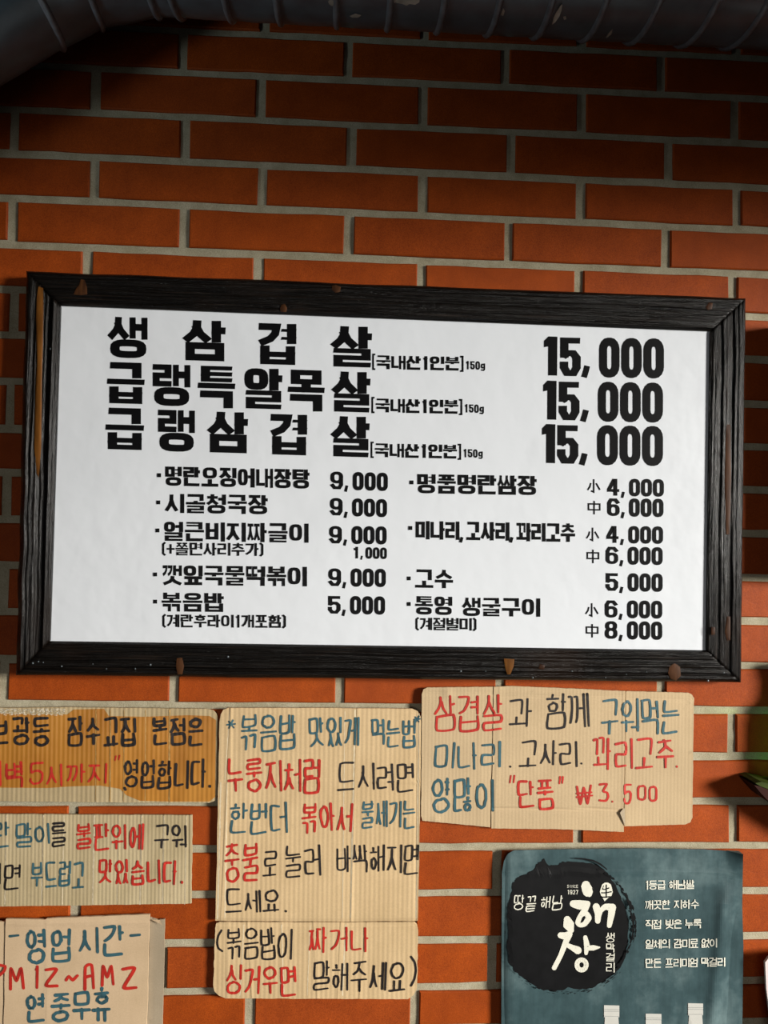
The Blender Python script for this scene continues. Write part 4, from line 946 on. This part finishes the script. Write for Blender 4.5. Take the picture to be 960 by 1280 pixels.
for i in range(len(path) - 1):
    m = MB(); r0 = RD + (.0016 if i % 2 else 0); A = ring_pts(i, RD * 1.0); B = ring_pts(i + 1, RD * 1.0)
    rows_ = [[a + (b - a) * f for a, b in zip(A, B)] for f in (0, .08, .5, .92, 1)]
    c0, c1 = path[i], path[i + 1]; sc_ = [1.0, 1.0, 1.006, 1.0, 1.0]
    vs = []
    for f, row, s2 in zip((0, .08, .5, .92, 1), rows_, sc_):
        cc = c0 + (c1 - c0) * f; vs += [cc + (q - cc) * (s2 + rd.uniform(-.004, .004)) for q in row]
    m.add(vs, [(k2 * SEG + a, k2 * SEG + (a + 1) % SEG, (k2 + 1) * SEG + (a + 1) % SEG, (k2 + 1) * SEG + a) for k2 in range(4) for a in range(SEG)])
    sec = part(m, 'duct_section', DUCT, DU, True)
    # raised seam band where the next section laps over
    m = MB(); vs = []
    prof = [(-.0045, .0), (-.003, .0030), (0, .0046), (.003, .0030), (.0045, .0)]
    for off, h in prof: vs += ring_pts(i + 1, RD + h, off)
    m.add(vs, [(k2 * SEG + a, k2 * SEG + (a + 1) % SEG, (k2 + 1) * SEG + (a + 1) % SEG, (k2 + 1) * SEG + a) for k2 in range(4) for a in range(SEG)])
    part(m, 'seam', SEAM, sec, True)
def on_duct(px, py, lift=.0008):
    """where the sight line of a photograph point meets the straight run"""
    d = (P(px, py, 0) - CAM).normalized(); a = d.y ** 2 + d.z ** 2; oy, oz = CAM.y - YD_, CAM.z - ZA
    R2 = RD + lift + .0008; b = 2 * (d.y * oy + d.z * oz); c = oy * oy + oz * oz - R2 * R2; D = b * b - 4 * a * c
    if D < 0: D = 0
    return CAM + d * ((-b - math.sqrt(D)) / (2 * a))
def chip(pts, mat, name='paint_chip'):
    m = MB(); q = [on_duct(*p) for p in pts]; m.poly(q); part(m, name, mat, DU)
chip([(487, 2), (491, -3), (500, -4), (512, -3), (525, -2), (524, 3), (519, 6), (512, 5), (508, 7), (503, 5), (498, 4), (494, 3), (489, 5)], CHIP)
chip([(690, 31), (692, 22), (696, 14), (700, 8), (703, 5), (702, 13), (699, 21), (694, 28)], CHIP)
chip([(704, 21), (707, 20), (708, 24), (705, 25)], CHIP); chip([(626, 19), (629, 10), (631, 14), (629, 20)], CHIP)
chip([(410, 2), (414, -2), (418, 3), (416, 8), (412, 6)], CHIP); chip([(437, 20), (444, 17), (452, 19), (448, 22), (440, 22)], CHIP)
chip([(757, 47), (762, 40), (766, 36), (764, 43), (759, 47)], CHIP)

# ------------------------------------------------------------------ things reaching in from the right edge
def slab(mb, pts, y0, y1):
    a = [P(x, y, y0) for x, y in pts]; b = [Vector((q.x, y1, q.z)) for q in a]; n = len(a)
    mb.add(a + b, [tuple(range(n)), tuple(range(2 * n - 1, n - 1, -1))] + [(i, n + i, n + (i + 1) % n, (i + 1) % n) for i in range(n)])
q = P(1000, 1000, 0); SH = thing('wall_shelf', 'dark red wooden shelf tip jutting in at the right edge beside the wide cardboard sign', 'shelf', (q.x, 0, q.z))
m = MB(); slab(m, [(943, 981.5), (950, 983), (1100, 1040), (1100, 1085), (1010, 1035), (960, 1001), (950, 990)], -.045, .0); part(m, 'shelf_board', DARKW, SH)
m = MB(); slab(m, [(944, 979), (952, 977.5), (1100, 1010), (1100, 1039), (950, 982.5)], -.046, .0); part(m, 'shelf_top', OLIVE, SH, label='top edge of the shelf, green light on it painted as olive')
q = P(1010, 1300, 0); PS = thing('paper_sheet', 'pinkish white paper edge poking in at the lower right, beside the poster', 'paper', (q.x, 0, q.z))
m = MB(); slab(m, [(956.5, 1203), (962, 1196), (1120, 1180), (1130, 1420), (984, 1430), (958, 1236)], -.030, -.026); part(m, 'paper', PINKW, PS)
m = MB(); slab(m, [(1060, 1200), (1066, 1200), (1066, 1206), (1060, 1206)], -.034, .0); part(m, 'pin', SEAM, PS)

# unseen second board, added past the right edge to shadow bricks beside the menu
q = P(1100, 720, 0); HB_ = thing('shade_board', 'unseen dark wood framed board added right of the menu board to cast shade', 'menu board', (q.x, 0, q.z))
BO = [(994, 398), (1420, 415), (1420, 735), (994, 722)]; BI = [(1026, 432), (1388, 448), (1388, 700), (1026, 690)]
for k_ in range(4):
    m = MB(); a, b, c_, d_ = BO[k_], BO[(k_ + 1) % 4], BI[(k_ + 1) % 4], BI[k_]; slab(m, [a, b, c_, d_], -.048, -.002); part(m, 'frame_rail', WOOD_V if k_ % 2 else WOOD_H, HB_)
m = MB(); slab(m, [(1022, 428), (1392, 444), (1392, 704), (1022, 694)], -.030, -.006); part(m, 'panel', SHEET, HB_)

# unseen green bottle, added on the shelf to shade and tint the bricks
def lathe(c, prof, seg=28):
    m = MB(); vs = [(c.x + r * math.cos(2 * math.pi * a / seg), c.y + r * math.sin(2 * math.pi * a / seg), c.z + z) for r, z in prof for a in range(seg)]
    m.add(vs, [(i * seg + a, i * seg + (a + 1) % seg, (i + 1) * seg + (a + 1) % seg, (i + 1) * seg + a) for i in range(len(prof) - 1) for a in range(seg)])
    m.add([(c.x, c.y, c.z)] + vs[:seg], [(0, (a + 1) % seg + 1, a + 1) for a in range(seg)]); return m
bc = P(1003, 1003, -.030); bc = Vector((bc.x, -.030, bc.z))
BT = thing('tint_bottle', 'unseen green glass bottle added on the shelf past the right edge to tint the wall', 'bottle', bc)
part(lathe(bc, [(.020, 0), (.0245, .003), (.0245, .115), (.021, .135), (.011, .155), (.0095, .185)]), 'glass_body', GLASS, BT, True)
part(lathe(bc + Vector((0, 0, .185)), [(.0125, 0), (.0125, .016), (.010, .018), (0, .018)]), 'cap', OLIVE, BT, True)
q1, q2 = P(971, 890, -.012), P(971, 970, -.012)  # added spots, no real lamps: imitate light passing through the green glass
light('glint_helper', 'SPOT', q1, P(918, 890, .0), .22, (.25, 1.0, .06), spot_size=math.radians(14), spot_blend=1, shadow_soft_size=.002)
light('glint_helper', 'SPOT', q2, P(918, 972, .0), .10, (.75, .80, .03), spot_size=math.radians(14), spot_blend=1, shadow_soft_size=.002)
